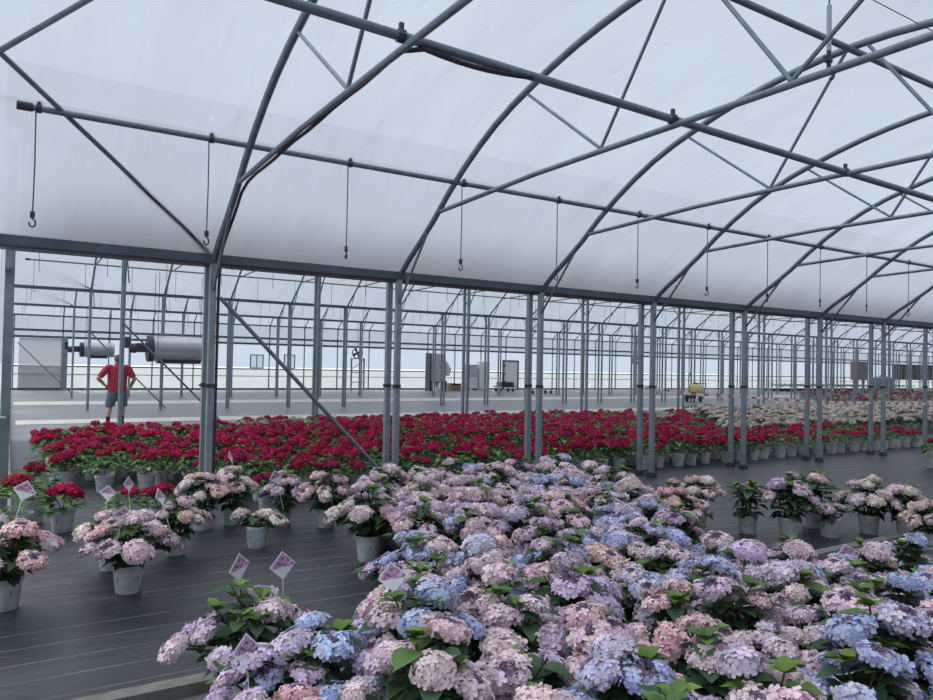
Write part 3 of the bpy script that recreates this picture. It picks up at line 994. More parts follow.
mb = MB(); mb.tube([(-.6, .1, .5), (-.8, .1, 1.1), (-.7, .1, 1.35), (-.55, .1, 1.55)], .02, 6); put("spray_wand", mb.mesh("spray_wand", [M_DARK]), t)

t = thing("control_cabinet", "dark grey control cabinet on two legs among the far posts", "cabinet", (39.1, 22.0, 0))
mb = MB(); mb.box((-.5, -.2, 1.3), (.5, .2, 2.3)); put("box", mb.mesh("box", [M_GREYBOX], False), t)
mb = MB(); mb.box((-.46, -.23, 1.34), (.46, -.2, 2.26)); dd = put("door", mb.mesh("door", [M_GREYBOX], False), t)
mb = MB(); mb.box((.36, -.26, 1.75), (.4, -.23, 1.9)); put("handle", mb.mesh("handle", [M_DARK], False), dd)
for sx in (-.4, .4):
    mb = MB(); mb.box((sx - .04, -.06, 0), (sx + .04, .06, 1.3)); put("leg", mb.mesh("leg", [M_POST], False), t)

t = thing("water_tank", "blue grey round water tank near the far wall", "tank", (71.6, 38.0, 0))
mb = MB(); mb.lathe([(0, 0), (1.0, 0), (1.05, .05), (1.05, 1.1), (.95, 1.3), (.3, 1.45), (0, 1.45)], 28); put("shell", mb.mesh("shell", [M_BLUE]), t)
mb = MB(); mb.lathe([(0, 1.44), (.25, 1.44), (.25, 1.54), (0, 1.54)], 16); put("lid", mb.mesh("lid", [M_DARK]), t)

# ------------------------------------------------------------------ plants
def leaf(mb, p, d, up, L, W, tint, mat=0, seg=4, droop=0.35):
    p, d, up = Vector(p), Vector(d).normalized(), Vector(up)
    side = d.cross(up)
    side = side.normalized() if side.length > 1e-4 else d.orthogonal().normalized()
    nrm = side.cross(d).normalized()
    wid = {4: [0.10, 0.86, 1.0, 0.66, 0.0], 2: [0.15, 1.0, 0.0], 3: [0.12, 1.0, 0.75, 0.0]}[seg]
    vs = []
    for i in range(seg + 1):
        t = i / seg
        c = p + d * (L * t * (1 - 0.12 * droop * t)) - Vector((0, 0, 1)) * (droop * L * t * t) + nrm * 0.0
        w_ = W * 0.5 * wid[i]
        lift = nrm * (w_ * 0.32)
        vs += [c - side * w_ + lift, c, c + side * w_ + lift]
    fs = []
    for i in range(seg):
        a = i * 3
        fs += [(a, a + 1, a + 4, a + 3), (a + 1, a + 2, a + 5, a + 4)]
    mb.add(vs, fs, mat, tint)


def floret(mb, c, n, s, rnd, tint, mat=0, npet=4):
    n = Vector(n).normalized()
    u = n.orthogonal().normalized()
    v = n.cross(u)
    a0 = rnd.uniform(0, 2 * PI)
    vs, fs = [], []
    for k in range(npet):
        a = a0 + k * 2 * PI / npet + rnd.uniform(-.15, .15)
        d = u * math.cos(a) + v * math.sin(a)
        e = n.cross(d)
        q = s * rnd.uniform(0.85, 1.12)
        b = len(vs)
        z1, z2 = rnd.uniform(0.02, 0.2), rnd.uniform(-0.12, 0.16)
        vs += [c, c + d * (.42 * q) + e * (.355 * q) + n * (z1 * q), c + d * (.86 * q) + e * (.355 * q) + n * (z2 * q), c + d * (1.02 * q) + n * (0.02 * q),
               c + d * (.86 * q) - e * (.355 * q) + n * (z2 * q), c + d * (.42 * q) - e * (.355 * q) + n * (z1 * q)]
        fs += [(b, b + 1, b + 2, b + 3), (b, b + 3, b + 4, b + 5)]
    mb.add(vs, fs, mat, tint)


def head_mesh(seed, r, squash, nfl, fs_, lace, mats, hidden=0.0):
    rnd = random.Random(seed)
    mb = MB()
    ga = PI * (3 - 5 ** .5)
    for i in range(nfl):
        t = (i + .5) / nfl
        ct = 1 - t * 1.30          # cos from 1 down to -0.3
        st = math.sqrt(max(0, 1 - ct * ct))
        a = i * ga + rnd.uniform(-.2, .2)
        n = Vector((st * math.cos(a), st * math.sin(a), ct))
        if lace and st < lace:
            continue
        rr = r * rnd.uniform(.74, 1.14)
        c = Vector((n.x * rr, n.y * rr, n.z * rr * squash))
        nn = Vector((n.x, n.y, n.z / squash + .15)) + Vector((rnd.gauss(0, .38), rnd.gauss(0, .38), rnd.gauss(0, .38)))
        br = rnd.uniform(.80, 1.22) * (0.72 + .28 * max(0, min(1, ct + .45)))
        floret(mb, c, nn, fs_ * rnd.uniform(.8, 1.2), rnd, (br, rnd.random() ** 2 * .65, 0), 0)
    if lace:
        for i in range(60):
            st = lace * math.sqrt(rnd.random()) * 1.05
            a = rnd.uniform(0, 2 * PI)
            ct = math.sqrt(1 - st * st)
            c = Vector((st * math.cos(a) * r, st * math.sin(a) * r, ct * r * squash * .93))
            q = r * rnd.uniform(.05, .09)
            mb.add([c + Vector(d) * q for d in ((1, 0, 0), (0, 1, 0), (-1, 0, 0), (0, -1, 0), (0, 0, 1), (0, 0, -1))],
                   [(0, 1, 4), (1, 2, 4), (2, 3, 4), (3, 0, 4), (1, 0, 5), (2, 1, 5), (3, 2, 5), (0, 3, 5)], 1, (rnd.uniform(.6, 1.3), rnd.random() ** 2, 0))
    # inner core, stalk
    mb.ball((0, 0, -r * .12), r * .62, r * .62, r * squash * .60, 1, (1.6, .5, 0), 8, 5)
    return mb.mesh("flower_head", mats, False)


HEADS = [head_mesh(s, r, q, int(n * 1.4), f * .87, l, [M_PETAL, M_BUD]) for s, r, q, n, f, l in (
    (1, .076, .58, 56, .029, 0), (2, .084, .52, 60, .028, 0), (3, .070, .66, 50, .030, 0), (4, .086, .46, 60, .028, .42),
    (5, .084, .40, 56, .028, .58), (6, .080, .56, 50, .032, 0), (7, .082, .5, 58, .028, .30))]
REDH = [head_mesh(s, r, q, n, f, 0, [M_RED, M_BUD]) for s, r, q, n, f in ((11, .080, .70, 72, .021), (12, .086, .64, 76, .022), (13, .072, .76, 64, .021))]


def stem_pts(p0, p1, rnd):
    p0, p1 = Vector(p0), Vector(p1)
    m = p0.lerp(p1, .5) + Vector((0, 0, .05)) + Vector((rnd.uniform(-.02, .02), rnd.uniform(-.02, .02), 0))
    return [p0, m, p1]


def foliage_pink(seed, spread=.30, hmin=.33, hmax=.60, nst=11, shoots=3, nleaf=3, rim=True):
    rnd = random.Random(seed)
    mb = MB()
    heads = []
    for i in range(nst + shoots):
        shoot = i >= nst
        a = i * 2.399 + rnd.uniform(-.4, .4)
        rr = spread * math.sqrt((i % nst + .6) / nst) * rnd.uniform(.85, 1.12)
        if shoot:
            rr *= .8
        h = hmax - (hmax - hmin) * (rr / spread) ** 1.6 + rnd.uniform(-.05, .05)
        p0 = (rnd.uniform(-.05, .05), rnd.uniform(-.05, .05), .17)
        p1 = (rr * math.cos(a), rr * math.sin(a), h)
        P = stem_pts(p0, p1, rnd)
        mb.tube(P, [.006, .005, .004], 5, 1, (1, rnd.random() * .4, 0), False)
        out = Vector((math.cos(a), math.sin(a), 0))
        for j in range(nleaf):
            t = (.42, .66, .88, .55)[j]
            c = P[0].lerp(P[1], t * 2) if t < .5 else P[1].lerp(P[2], t * 2 - 1)
            b = a + rnd.uniform(-.5, .5) + j * PI / 2
            for s in (0, PI):
                d = Vector((math.cos(b + s), math.sin(b + s), rnd.uniform(.05, .45))) + out * .35
                L = rnd.uniform(.105, .15)
                leaf(mb, c, d, (0, 0, 1), L, L * rnd.uniform(.62, .75), (rnd.uniform(.65, 1.35), rnd.random() ** 4 * .5, 0), 0, 4, rnd.uniform(.15, .55))
        if shoot:
            for j in range(7):
                b = rnd.uniform(0, 2 * PI)
                d = Vector((math.cos(b), math.sin(b), rnd.uniform(.3, 1.3)))
                L = rnd.uniform(.06, .11)
                leaf(mb, P[2], d, (0, 0, 1), L, L * .6, (rnd.uniform(.8, 1.3), rnd.uniform(.45, 1.0), 0), 0, 3, .3)
        else:
            tilt = min(1.0, rr / spread * .75 + rnd.uniform(-.15, .2))
            heads.append((Vector(p1), a, tilt))
    if rim:
        for i in range(16):
            b = rnd.uniform(0, 2 * PI)
            L = rnd.uniform(.11, .15)
            z = rnd.uniform(.20, .30)
            leaf(mb, (.07 * math.cos(b), .07 * math.sin(b), z), (math.cos(b), math.sin(b), rnd.uniform(-.1, .5)), (0, 0, 1), L, L * .68, (rnd.uniform(.5, .95), 0, 0), 0, 4, .5)
    return mb.mesh("foliage", [M_LEAF, M_STEM], True), heads


PINKF = [foliage_pink(21 + i, sp, lo, hi, n, sh) for i, (sp, lo, hi, n, sh) in enumerate(
    ((.29, .34, .58, 12, 2), (.31, .30, .55, 13, 1), (.27, .36, .62, 11, 3), (.32, .32, .56, 14, 2), (.28, .33, .60, 12, 2)))]
SPARSE = foliage_pink(41, .30, .26, .34, 4, 0, 3)
LEAFY = foliage_pink(42, .26, .42, .58, 3, 8, 3)
BIG = foliage_pink(43, .36, .26, .60, 13, 2)
NEARL = foliage_pink(44, .36, .30, .62, 9, 6)


def foliage_red(seed, spread=.17, h=.36, n=58, nh=4):
    rnd = random.Random(seed)
    mb = MB()
    heads = []
    for i in range(n):
        t = (i + .5) / n
        a = i * 2.399 + rnd.uniform(-.3, .3)
        st = math.sqrt(t)
        c = Vector((spread * st * math.cos(a), spread * st * math.sin(a), h - .15 * t ** 1.5 + rnd.uniform(-.05, .05)))
        d = Vector((math.cos(a), math.sin(a), rnd.uniform(.0, 1.2) * (1 - t * .6)))
        L = rnd.uniform(.085, .13)
        leaf(mb, c - d.normalized() * .03, d, (0, 0, 1), L, L * .66, (rnd.uniform(.6, 1.35), rnd.random() ** 3 * .7, 0), 0, 3, .4)
    for i in range(nh):
        a = i * 2 * PI / nh + rnd.uniform(-.5, .5)
        rr = spread * rnd.uniform(.35, 1.0) if i else .02
        p1 = Vector((rr * math.cos(a), rr * math.sin(a), h + .045 - .05 * (rr / spread) + rnd.uniform(-.02, .02)))
        mb.tube([(0, 0, .17), (rr * .5 * math.cos(a), rr * .5 * math.sin(a), h * .75), p1], .005, 5, 1, (1, 0, 0), False)
        heads.append((p1, a, rr / spread * .55))
    return mb.mesh("foliage", [M_LEAFR, M_STEM], True), heads


REDF = [foliage_red(61 + i, sp, h, 60, nh) for i, (sp, h, nh) in enumerate(((.19, .37, 3), (.20, .36, 3), (.18, .39, 2), (.19, .38, 3), (.22, .42, 1)))]


def pot_mesh(mat, r=.108, h=.205):
    mb = MB()
    mb.lathe([(0, 0), (r * .78, 0), (r * .80, .004), (r * .97, h - .03), (r * 1.05, h - .03), (r * 1.06, h - .004), (r * 1.03, h), (r * .98, h), (r * .96, h - .02), (r * .95, h - .035)], 22, 0)
    mb.lathe([(r * .955, h - .03), (r * .5, h - .022), (0, h - .018)], 22, 1)
    # small printed mark on two sides of the wall
    for a in (-PI / 2, PI / 2, 0, PI):
        for du, z0, z1 in ((0.0, .098, .125), (0.015, .086, .091)):
            vs = []
            for s in (-1, 1):
                for z in (z0, z1):
                    rr = r * (.80 + .17 * z / (h - .03)) + .0012
                    vs.append((rr * math.cos(a + du + s * .06), rr * math.sin(a + du + s * .06), z))
            mb.add(vs, [(0, 1, 3, 2)], 2)
    return mb.mesh("pot", [mat, M_SOIL, M_INK], True)


POT_W, POT_B = pot_mesh(M_POTW), pot_mesh(M_POTB)
mb = MB()
q = .074
mb.add([(q, 0, 0), (0, 0, q), (-q, 0, 0), (0, 0, -q), (q, .0015, 0), (0, .0015, q), (-q, .0015, 0), (0, .0015, -q)],
       [(0, 1, 2, 3), (7, 6, 5, 4), (0, 4, 5, 1), (1, 5, 6, 2), (2, 6, 7, 3), (3, 7, 4, 0)])
CARD = mb.mesh("card", [M_TAG], False)
mb = MB(); mb.tube([(0, .004, -.34), (0, .004, .03)], .003, 5)
STICK = mb.mesh("stick", [M_STICK])

PALE, ROSE, LILAC, BLUE, MAUVE, CREAM, SALMON = ((.80, .63, .70), (.80, .50, .57), (.68, .58, .78), (.50, .58, .86), (.60, .46, .60), (.82, .73, .68), (.82, .56, .55))
HUES = {"pale pink": PALE, "rose pink": ROSE, "lilac": LILAC, "light blue": BLUE, "dusky mauve": MAUVE, "cream": CREAM, "salmon pink": SALMON}


def jit(c, rnd, a=.06):
    k = 1 + rnd.uniform(-.12, .10)
    return tuple(max(0.01, min(.90, x * k + rnd.uniform(-a, a) * .5)) for x in c)


def blend(a, b, t):
    return tuple(x + (y - x) * t for x, y in zip(a, b))


def big_plant(loc, fol, hues, label, group=None, scale=1.0, rotz=None, tags=0, pot=None, name="potted_hydrangea", tagpos=None, tilt=0.0, skip=0.0, hscale=1.0):
    rnd = RND
    fm, heads = fol
    t = thing(name, label, "hydrangea", loc, rnd.uniform(0, 2 * PI) if rotz is None else rotz, group, scale)
    put("pot", pot or POT_W, t)
    put("foliage", fm, t)
    for p, a, ti in heads:
        if rnd.random() < skip:
            continue
        h = HEADS[rnd.randrange(len(HEADS))]
        c = blend(rnd.choice(hues), rnd.choice(hues), rnd.random())
        # head leans outwards: rotate about the horizontal axis across direction a
        M = Matrix.Rotation(a, 4, 'Z') @ Matrix.Rotation(ti * .9, 4, 'Y') @ Matrix.Rotation(rnd.uniform(0, 6.28), 4, 'Z')
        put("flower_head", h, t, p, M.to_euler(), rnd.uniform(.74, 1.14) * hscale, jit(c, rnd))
    for i in range(tags):
        tp, tr = (tagpos[i] if tagpos else ((rnd.uniform(-.15, .15), rnd.uniform(-.15, .15), rnd.uniform(.52, .62)), rnd.uniform(-1.0, 1.0)))
        # tags keep their direction in the world whatever the plant's turn
        R = Matrix.Rotation(-t.rotation_euler.z, 4, 'Z')
        tg = put("plant_tag", CARD, t, R @ Vector(tp), (rnd.uniform(-.5, .1), rnd.uniform(-.35, .35), tr - t.rotation_euler.z), 1.0)
        put("stick", STICK, tg)
    return t


def inside(poly, x, y):
    c = False
    j = len(poly) - 1
    for i in range(len(poly)):
        (xi, yi), (xj, yj) = poly[i], poly[j]
        if (yi > y) != (yj > y) and x < (xj - xi) * (y - yi) / (yj - yi) + xi:
            c = not c
        j = i
    return c


# --- the big mixed block in the foreground
BLOCK = [(3.25, 7.05), (2.50, 5.30), (1.95, 4.05), (1.55, 3.55), (1.2, 2.9), (0.55, 2.55), (1.3, 1.75), (2.4, 1.05), (3.8, .7), (5.2, 1.1), (5.45, 1.8), (4.85, 2.45), (4.15, 2.85),
         (4.0, 3.35), (4.45, 4.0), (5.35, 5.3), (5.75, 6.75), (4.6, 7.15)]
row = 0
half = False
y = .75
sets = [("pale pink", "lilac"), ("light blue", "lilac"), ("pale pink", "cream"), ("rose pink", "pale pink"), ("lilac", "pale pink"), ("light blue", "pale pink"), ("dusky mauve", "lilac"), ("pale pink", "salmon pink")]
while y < 7.3:
    xs_ = [x for x in [(.22 if half else 0) + .44 * i for i in range(0, 16)] if inside(BLOCK, x, y)]
    if xs_:
        row += 1
        for i, x in enumerate(xs_):
            near = y < 3.2
            wsum = math.sin(x * 1.7 + y * .9) + math.sin(y * 1.3 - x * .6)
            if near:
                pool = [0, 1, 2, 3, 4, 1, 5, 0]
            elif y > 5.2:
                pool = [0, 2, 4, 0, 2, 7, 5]
            else:
                pool = [0, 4, 5, 1, 2, 4, 6, 7]
            hs = sets[RND.choice(pool)]
            hues = [HUES[hs[0]], HUES[hs[0]], HUES[hs[1]], PALE]
            t = big_plant((x + RND.uniform(-.05, .05), y + RND.uniform(-.05, .05), 0), PINKF[RND.randrange(5)], hues, "", "pink and blue hydrangeas in the foreground block",
                          RND.uniform(.88, 1.06), None, 1 if RND.random() < .07 else 0, None, skip=.08)
            t["label"] = f"{hs[0]} and {hs[1]} hydrangea, {nth(i+1)} from the left, {nth(row)} row from camera"
    half = not half
    y += .40

# --- single plants left of the block
PK = [PALE, PALE, CREAM, SALMON]
GL = "pale pink hydrangeas standing singly on the dark floor"
big_plant((0.02, 5.62, 0), BIG, [PALE, PALE, ROSE, SALMON], "pale pink hydrangea cut by the frame's edge, with a diamond photo tag", GL, 1.0, .4, 1, None, tagpos=[((.10, .1, .74), .15)])
big_plant((0.76, 5.62, 0), BIG, [PALE, PALE, SALMON, MAUVE], "wide pale pink hydrangea with a leaning photo tag, in the middle of the dark floor", GL, .95, 2.2, 2, None, tagpos=[((-.06, -.1, .58), -.3), ((.23, .12, .66), .9)])
big_plant((0.72, 6.28, 0), PINKF[1], PK, "pale pink hydrangea with two diamond tags, right behind the widest single plant", GL, .85, 1.0, 2, None, tagpos=[((-.04, 0, .70), .1), ((.14, .04, .76), .8)])
big_plant((1.24, 6.50, 0), PINKF[3], PK, "pale pink hydrangea leaning right, behind and right of the widest single plant", GL, .8, 3.0, 0)
big_plant((1.64, 7.36, 0), PINKF[0], PK, "pale pink hydrangea against the first near post", GL, .88, .3, 0)
big_plant((1.95, 7.46, 0), PINKF[4], PK, "pale pink hydrangea just right of the first near post, with a small tag behind", GL, .88, 1.3, 1, None, tagpos=[((.02, .2, .74), 1.0)])
big_plant((1.91, 6.44, 0), SPARSE, [PALE, CREAM, CREAM], "low sparse cream pink hydrangea in a white pot with a diamond tag above", GL, .92, .6, 1, None, tagpos=[((.24, .22, .62), .1)])
big_plant((2.40, 7.22, 0), PINKF[2], [PALE, LILAC, MAUVE], "lilac pink hydrangea partly behind the broad white potted pale pink one", GL, .80, 2, 0)
big_plant((2.74, 6.92, 0), PINKF[3], [PALE, PALE, CREAM, ROSE], "broad pale pink hydrangea in a white pot just left of the big block", GL, .92, .9, 0)
big_plant((0.98, 3.42, 0), NEARL, [PALE, PALE, LILAC, MAUVE], "leafy pale pink hydrangea with two photo tags, at the near left corner of the block", GL, .96, 2.6, 2, None, tagpos=[((.20, .10, .66), .2), ((-.02, .1, .68), .6)], skip=.1)
big_plant((0.62, 2.55, 0), PINKF[1], [PALE, ROSE, PALE], "pink hydrangea at the bottom edge, left of the photo tag", GL, .82, 1.5, 0)
big_plant((0.92, 2.75, 0), PINKF[3], [PALE, LILAC, LILAC], "lilac pink hydrangea with a large photo tag at the bottom edge", GL, .90, 0.4, 1, None, tagpos=[((-.14, .02, .60), .3)])
big_plant((-0.02, 3.05, 0), SPARSE, [MAUVE], "small white pot with a dark bud at the bottom left corner", GL, .55, 0, 0, None, hscale=.5)

# --- the row to the right of the block
GR = "hydrangeas in the short row right of the block"
for (x, y, fol, hues, sc, lab, tg, sk) in (
        (5.98, 5.02, PINKF[0], PK, .92, "pale pink hydrangea at the left end of the short row by the dark floor", 0, .1),
        (5.55, 4.95, PINKF[3], [PALE, ROSE, SALMON], .9, "rose pink hydrangea between the block and the short row", 0, 0),
        (6.38, 4.72, LEAFY, PK, .9, "green leafy hydrangea with few flowers, second in the short row", 0, .5),
        (6.62, 4.42, PINKF[2], [PALE, LILAC, MAUVE], .95, "mauve pink hydrangea in a white pot, middle of the short row", 1, 0),
        (7.25, 4.58, LEAFY, PK, 1.0, "tall fresh green hydrangea without flowers on top, in the short row", 0, .6),
        (7.00, 4.22, SPARSE, [PALE, MAUVE], .95, "small dusky hydrangea below the tall green one in the short row", 0, 0),
        (7.52, 4.12, BIG, [PALE, CREAM, PALE], .95, "big pale pink hydrangea with drooping heads, right part of the short row", 0, 0),
        (7.72, 3.86, PINKF[4], [PALE, CREAM, CREAM], .85, "pale cream hydrangea at the right end of the short row, by the kerb", 0, .1),
        (7.35, 3.45, PINKF[1], [CREAM, PALE, SALMON], .85, "cream and pink hydrangea cut by the right edge above the block", 0, .1)):
    big_plant((x, y, 0), fol, hues, lab, GR, sc, None, tg, None, skip=sk)

# --- crimson bed
CRIM, DEEP, FADE, MAG = (.43, .022, .095), (.30, .012, .060), (.28, .03, .05), (.38, .03, .13)


def red_plant(x, y, label, group, sc=1.0, full=True, hue=None, fol=None):
    fm, heads = fol or RND.choices(REDF, (3, 3, 3, 3, 2))[0]
    t = thing("crimson_hydrangea", label, "hydrangea", (x, y, 0), RND.uniform(0, 2 * PI), group, sc)
    put("pot", POT_W, t)
    put("foliage", fm, t)
    for p, a, ti in heads:
        M = Matrix.Rotation(a, 4, 'Z') @ Matrix.Rotation(ti * .9, 4, 'Y') @ Matrix.Rotation(RND.uniform(0, 6.28), 4, 'Z')
        c = hue or RND.choices((CRIM, DEEP, FADE, MAG), (5, 3, .6, .9))[0]
        put("flower_head", RND.choice(REDH), t, p, M.to_euler(), RND.uniform(.72, 1.18), jit(c, RND, .02))
    return t


cells = []
for j in range(20):
    yy = 8.62 + j * .405
    x = .55 + (j % 2) * .2
    while x < 17.6:
        ok = True
        if yy < 10.35 and x < 1.5 + (10.35 - yy) * .55:
            ok = False
        if 9.4 < yy < 10.2 and x < 2.0 and RND.random() < .5:
            ok = False
        if yy > 10.3 and x > 13.0 + (yy - 10.3) * .95:
            ok = False
        if x < 4.2 and yy > 14.9:
            ok = False
        if yy > 9.5 and x > 14.8 and RND.random() < .5:
            ok = False
        if ok:
            cells.append((j, x + RND.uniform(-.06, .06), yy + RND.uniform(-.06, .06)))
        x += .415
cells.sort(key=lambda c: c[1] ** 2 + c[2] ** 2)
near, rest = cells[:286], cells[286:]
byrow = {}
for c in near:
    byrow.setdefault(c[0], []).append(c)
for j, cs in sorted(byrow.items()):
    cs.sort(key=lambda c: c[1])
    for i, (jj, x, yy) in enumerate(cs):
        red_plant(x, yy, f"crimson hydrangea in the red bed, {nth(i+1)} from the end wall, {nth(j+1)} row back", "crimson hydrangeas in the red bed", RND.uniform(.9, 1.1))
GRL = "crimson hydrangeas standing loose on the dark floor"
for (x, y, lab, sc, hue) in (
        (0.48, 7.87, "single crimson hydrangea in a white pot behind the single pale pink plants", 1.0, None),
        (0.24, 8.40, "green and crimson hydrangea by the frame's edge, behind the diamond tag", 1.15, FADE),
        (0.12, 7.75, "mostly green hydrangea left of the single crimson one", 1.1, FADE),
        (0.98, 7.45, "crimson hydrangea right behind the diamond tag of the pale pink plant", .85, None),
        (1.32, 7.75, "crimson hydrangea between the diamond tags and the first near post", .85, None),
        (1.52, 9.9, "crimson hydrangea in a white pot alone in the aisle left of the first post", 1.0, None),
        (1.05, 10.0, "faded crimson hydrangea in the aisle beside the lone white pot", 1.0, FADE),
        (0.66, 10.5, "crimson hydrangea with a full head at the left front of the red bed", 1.05, None),
        (2.47, 8.0, "magenta hydrangea head drooping beside the pale pink plants", .95, MAG),
        (13.85, 6.45, "bright magenta hydrangea at the right edge on the bare dark floor", 1.15, MAG)):
    red_plant(x, y, lab, GRL, sc, True, hue, REDF[4] if hue == FADE else None)


def mass(cells_, leafmat, petal_cols, petmat, nleaf, nhead, h, spread, headr, name, label, cat, potm=M_POTW, fls=14, fsz=.03, leafy=0.0):
    """everything past the individually built plants, one object of stuff"""
    rnd = random.Random(5)
    mats = [leafmat, potm, M_SOIL]
    pm = []
    for c in petal_cols:
        m_ = plantmat(name + " petal", c, blend(c, (.6, .5, .5), .12), .2)
        mats.append(m_)
    mb = MB()
    for (x, y) in cells_:
        o = Vector((x, y, 0))
        mb.lathe([(.085, 0), (.108, .19), (.113, .2), (.1, .195)], 9, 1, M=Matrix.Translation(o))
        s = rnd.uniform(.9, 1.1)
        for i in range(nleaf):
            t = (i + .5) / nleaf
            a = i * 2.399 + rnd.uniform(-.4, .4)
            st = math.sqrt(t)
            c = o + Vector((spread * st * math.cos(a), spread * st * math.sin(a), s * (h - .16 * t ** 1.5) + rnd.uniform(-.05, .02)))
            L = rnd.uniform(.09, .13)
            leaf(mb, c, (math.cos(a), math.sin(a), rnd.uniform(0, .8)), (0, 0, 1), L, L * .7, (rnd.uniform(.6, 1.4), rnd.random() ** 3 * .7, 0), 0, 2, .4)
        if rnd.random() < leafy:
            continue
        for i in range(nhead):
            a = rnd.uniform(0, 2 * PI)
            rr = spread * math.sqrt(rnd.random()) * 1.05
            c0 = o + Vector((rr * math.cos(a), rr * math.sin(a), s * h + .03 - .06 * rr / spread))
            mi = 3 + rnd.randrange(len(petal_cols))
            for k in range(fls):
                ct = 1 - (k + .5) / fls * 1.2
                st = math.sqrt(max(0, 1 - ct * ct))
                b = k * 2.399 + a
                n = Vector((st * math.cos(b), st * math.sin(b), ct))
                c = c0 + Vector((n.x, n.y, n.z * .7)) * headr
                u = n.orthogonal().normalized(); v = n.cross(u)
                q = fsz * rnd.uniform(.8, 1.25); e = rnd.uniform(0, 3)
                d1_ = (u * math.cos(e) + v * math.sin(e)) * q; d2_ = (v * math.cos(e) - u * math.sin(e)) * q
                mb.add([c + d1_, c + d2_, c - d1_, c - d2_], [(0, 1, 2, 3)], mi, (rnd.uniform(.75, 1.15), rnd.random() ** 2 * .6, 0))
    o = put(name, mb.mesh(name, mats, False))
    tag(o, label, cat, None, "stuff")


mass([(c[1], c[2]) for c in rest], M_LEAFR, [CRIM, CRIM, DEEP], M_RED, 34, 3, .37, .19, .078, "crimson_hydrangea_mass",
     "back of the red bed, crowded crimson hydrangeas up to the grey floor", "hydrangeas", leafy=.24)

# --- white and pink beds to the right
def far_mesh(seed, cols, h=.42, spread=.24, nleaf=44, nhead=5, headr=.075):
    rnd = random.Random(seed)
    f, hd = MB(), []
    for i in range(nleaf):
        t = (i + .5) / nleaf
        a = i * 2.399 + rnd.uniform(-.4, .4)
        st = math.sqrt(t)
        L = rnd.uniform(.10, .14)
        leaf(f, (spread * st * math.cos(a) * .9, spread * st * math.sin(a) * .9, h - .17 * t ** 1.5 + rnd.uniform(-.05, .02)), (math.cos(a), math.sin(a), rnd.uniform(0, .8)), (0, 0, 1), L, L * .7,
             (rnd.uniform(.6, 1.3), rnd.random() ** 3 * .5, 0), 0, 3, .4)
    for i in range(nhead):
        a = i * 2.4
        rr = spread * math.sqrt((i + .4) / nhead) * rnd.uniform(.8, 1.1)
        hd.append((Vector((rr * math.cos(a), rr * math.sin(a), h + .03 - .07 * rr / spread + rnd.uniform(-.02, .03))), a, rr / spread * .6))
    return f.mesh("foliage", [M_LEAF], True), hd


FARF = [far_mesh(80 + i, None) for i in range(3)]
WHITE, BLUSH = (.56, .53, .47), (.54, .42, .43)
wc = []
for j in range(13):
    yy = 10.7 + j * .5
    x = 13.6 + (yy - 10.3) * .95 + (j % 2) * .25
    while x < 37:
        wc.append((j, x + RND.uniform(-.1, .1), yy + RND.uniform(-.1, .1)))
        x += .52
wc.sort(key=lambda c: c[1] ** 2 + c[2] ** 2)
byrow = {}
for c in wc[:190]:
    byrow.setdefault(c[0], []).append(c)
for j, cs in sorted(byrow.items()):
    cs.sort(key=lambda c: c[1])
    for i, (jj, x, yy) in enumerate(cs):
        pink = RND.random() < .25
        bare = RND.random() < .15
        t = thing("white_hydrangea", f"{'green budded' if bare else 'blush pink' if pink else 'cream white'} hydrangea, {nth(i+1)} from the red bed, {nth(j+1)} row of the white bed",
                  "hydrangea", (x, yy, 0), RND.uniform(0, 6.28), "white and blush hydrangeas right of the red bed", RND.uniform(.9, 1.1))
        fm, hd = RND.choice(FARF)
        put("pot", POT_W, t); put("foliage", fm, t)
        for p, a, ti in ([] if bare else hd):
            M = Matrix.Rotation(a, 4, 'Z') @ Matrix.Rotation(ti, 4, 'Y')
            put("flower_head", RND.choice(HEADS), t, p, M.to_euler(), RND.uniform(.8, 1.15), jit(BLUSH if pink else WHITE, RND))
mass([(c[1], c[2]) for c in wc[190:]], M_LEAF, [WHITE, BLUSH, PALE], M_PETAL, 26, 4, .42, .24, .08, "white_hydrangea_mass", "far end of the white bed, crowded white and blush hydrangeas", "hydrangeas", fls=9, fsz=.04, leafy=.25)
fc = []
for j in range(12):
    yy = 18.6 + j * .85
    x = 30 + j * 1.15 + (j % 2) * .3
    while x < 72:
        if RND.random() < .82 and math.hypot(x - 39.1, yy - 22) > 1.0:
            fc.append((x + RND.uniform(-.2, .2), yy + RND.uniform(-.2, .2)))
        x += .72
mass(fc, M_LEAF, [(.40, .22, .27), (.26, .06, .10), (.46, .36, .40), (.20, .04, .07)], M_PETAL, 26, 4, .44, .28, .10, "mixed_hydrangea_mass", "distant bed of red and pink hydrangeas in front of the far walkway", "hydrangeas", fls=8, fsz=.045, leafy=.35)
dc = []
for j in range(4):
    for i in range(34):
        if abs(56 + i * .62 - 71.6) > 1.7:
            dc.append((56 + i * .62 + RND.uniform(-.15, .15), 37.6 + j * .7))
mass(dc, M_LEAF, [PALE], M_PETAL, 40, 1, .60, .34, .05, "green_plant_mass", "low dark green potted plants in a block near the far wall", "plants", M_POTB, 4, .03, .9)

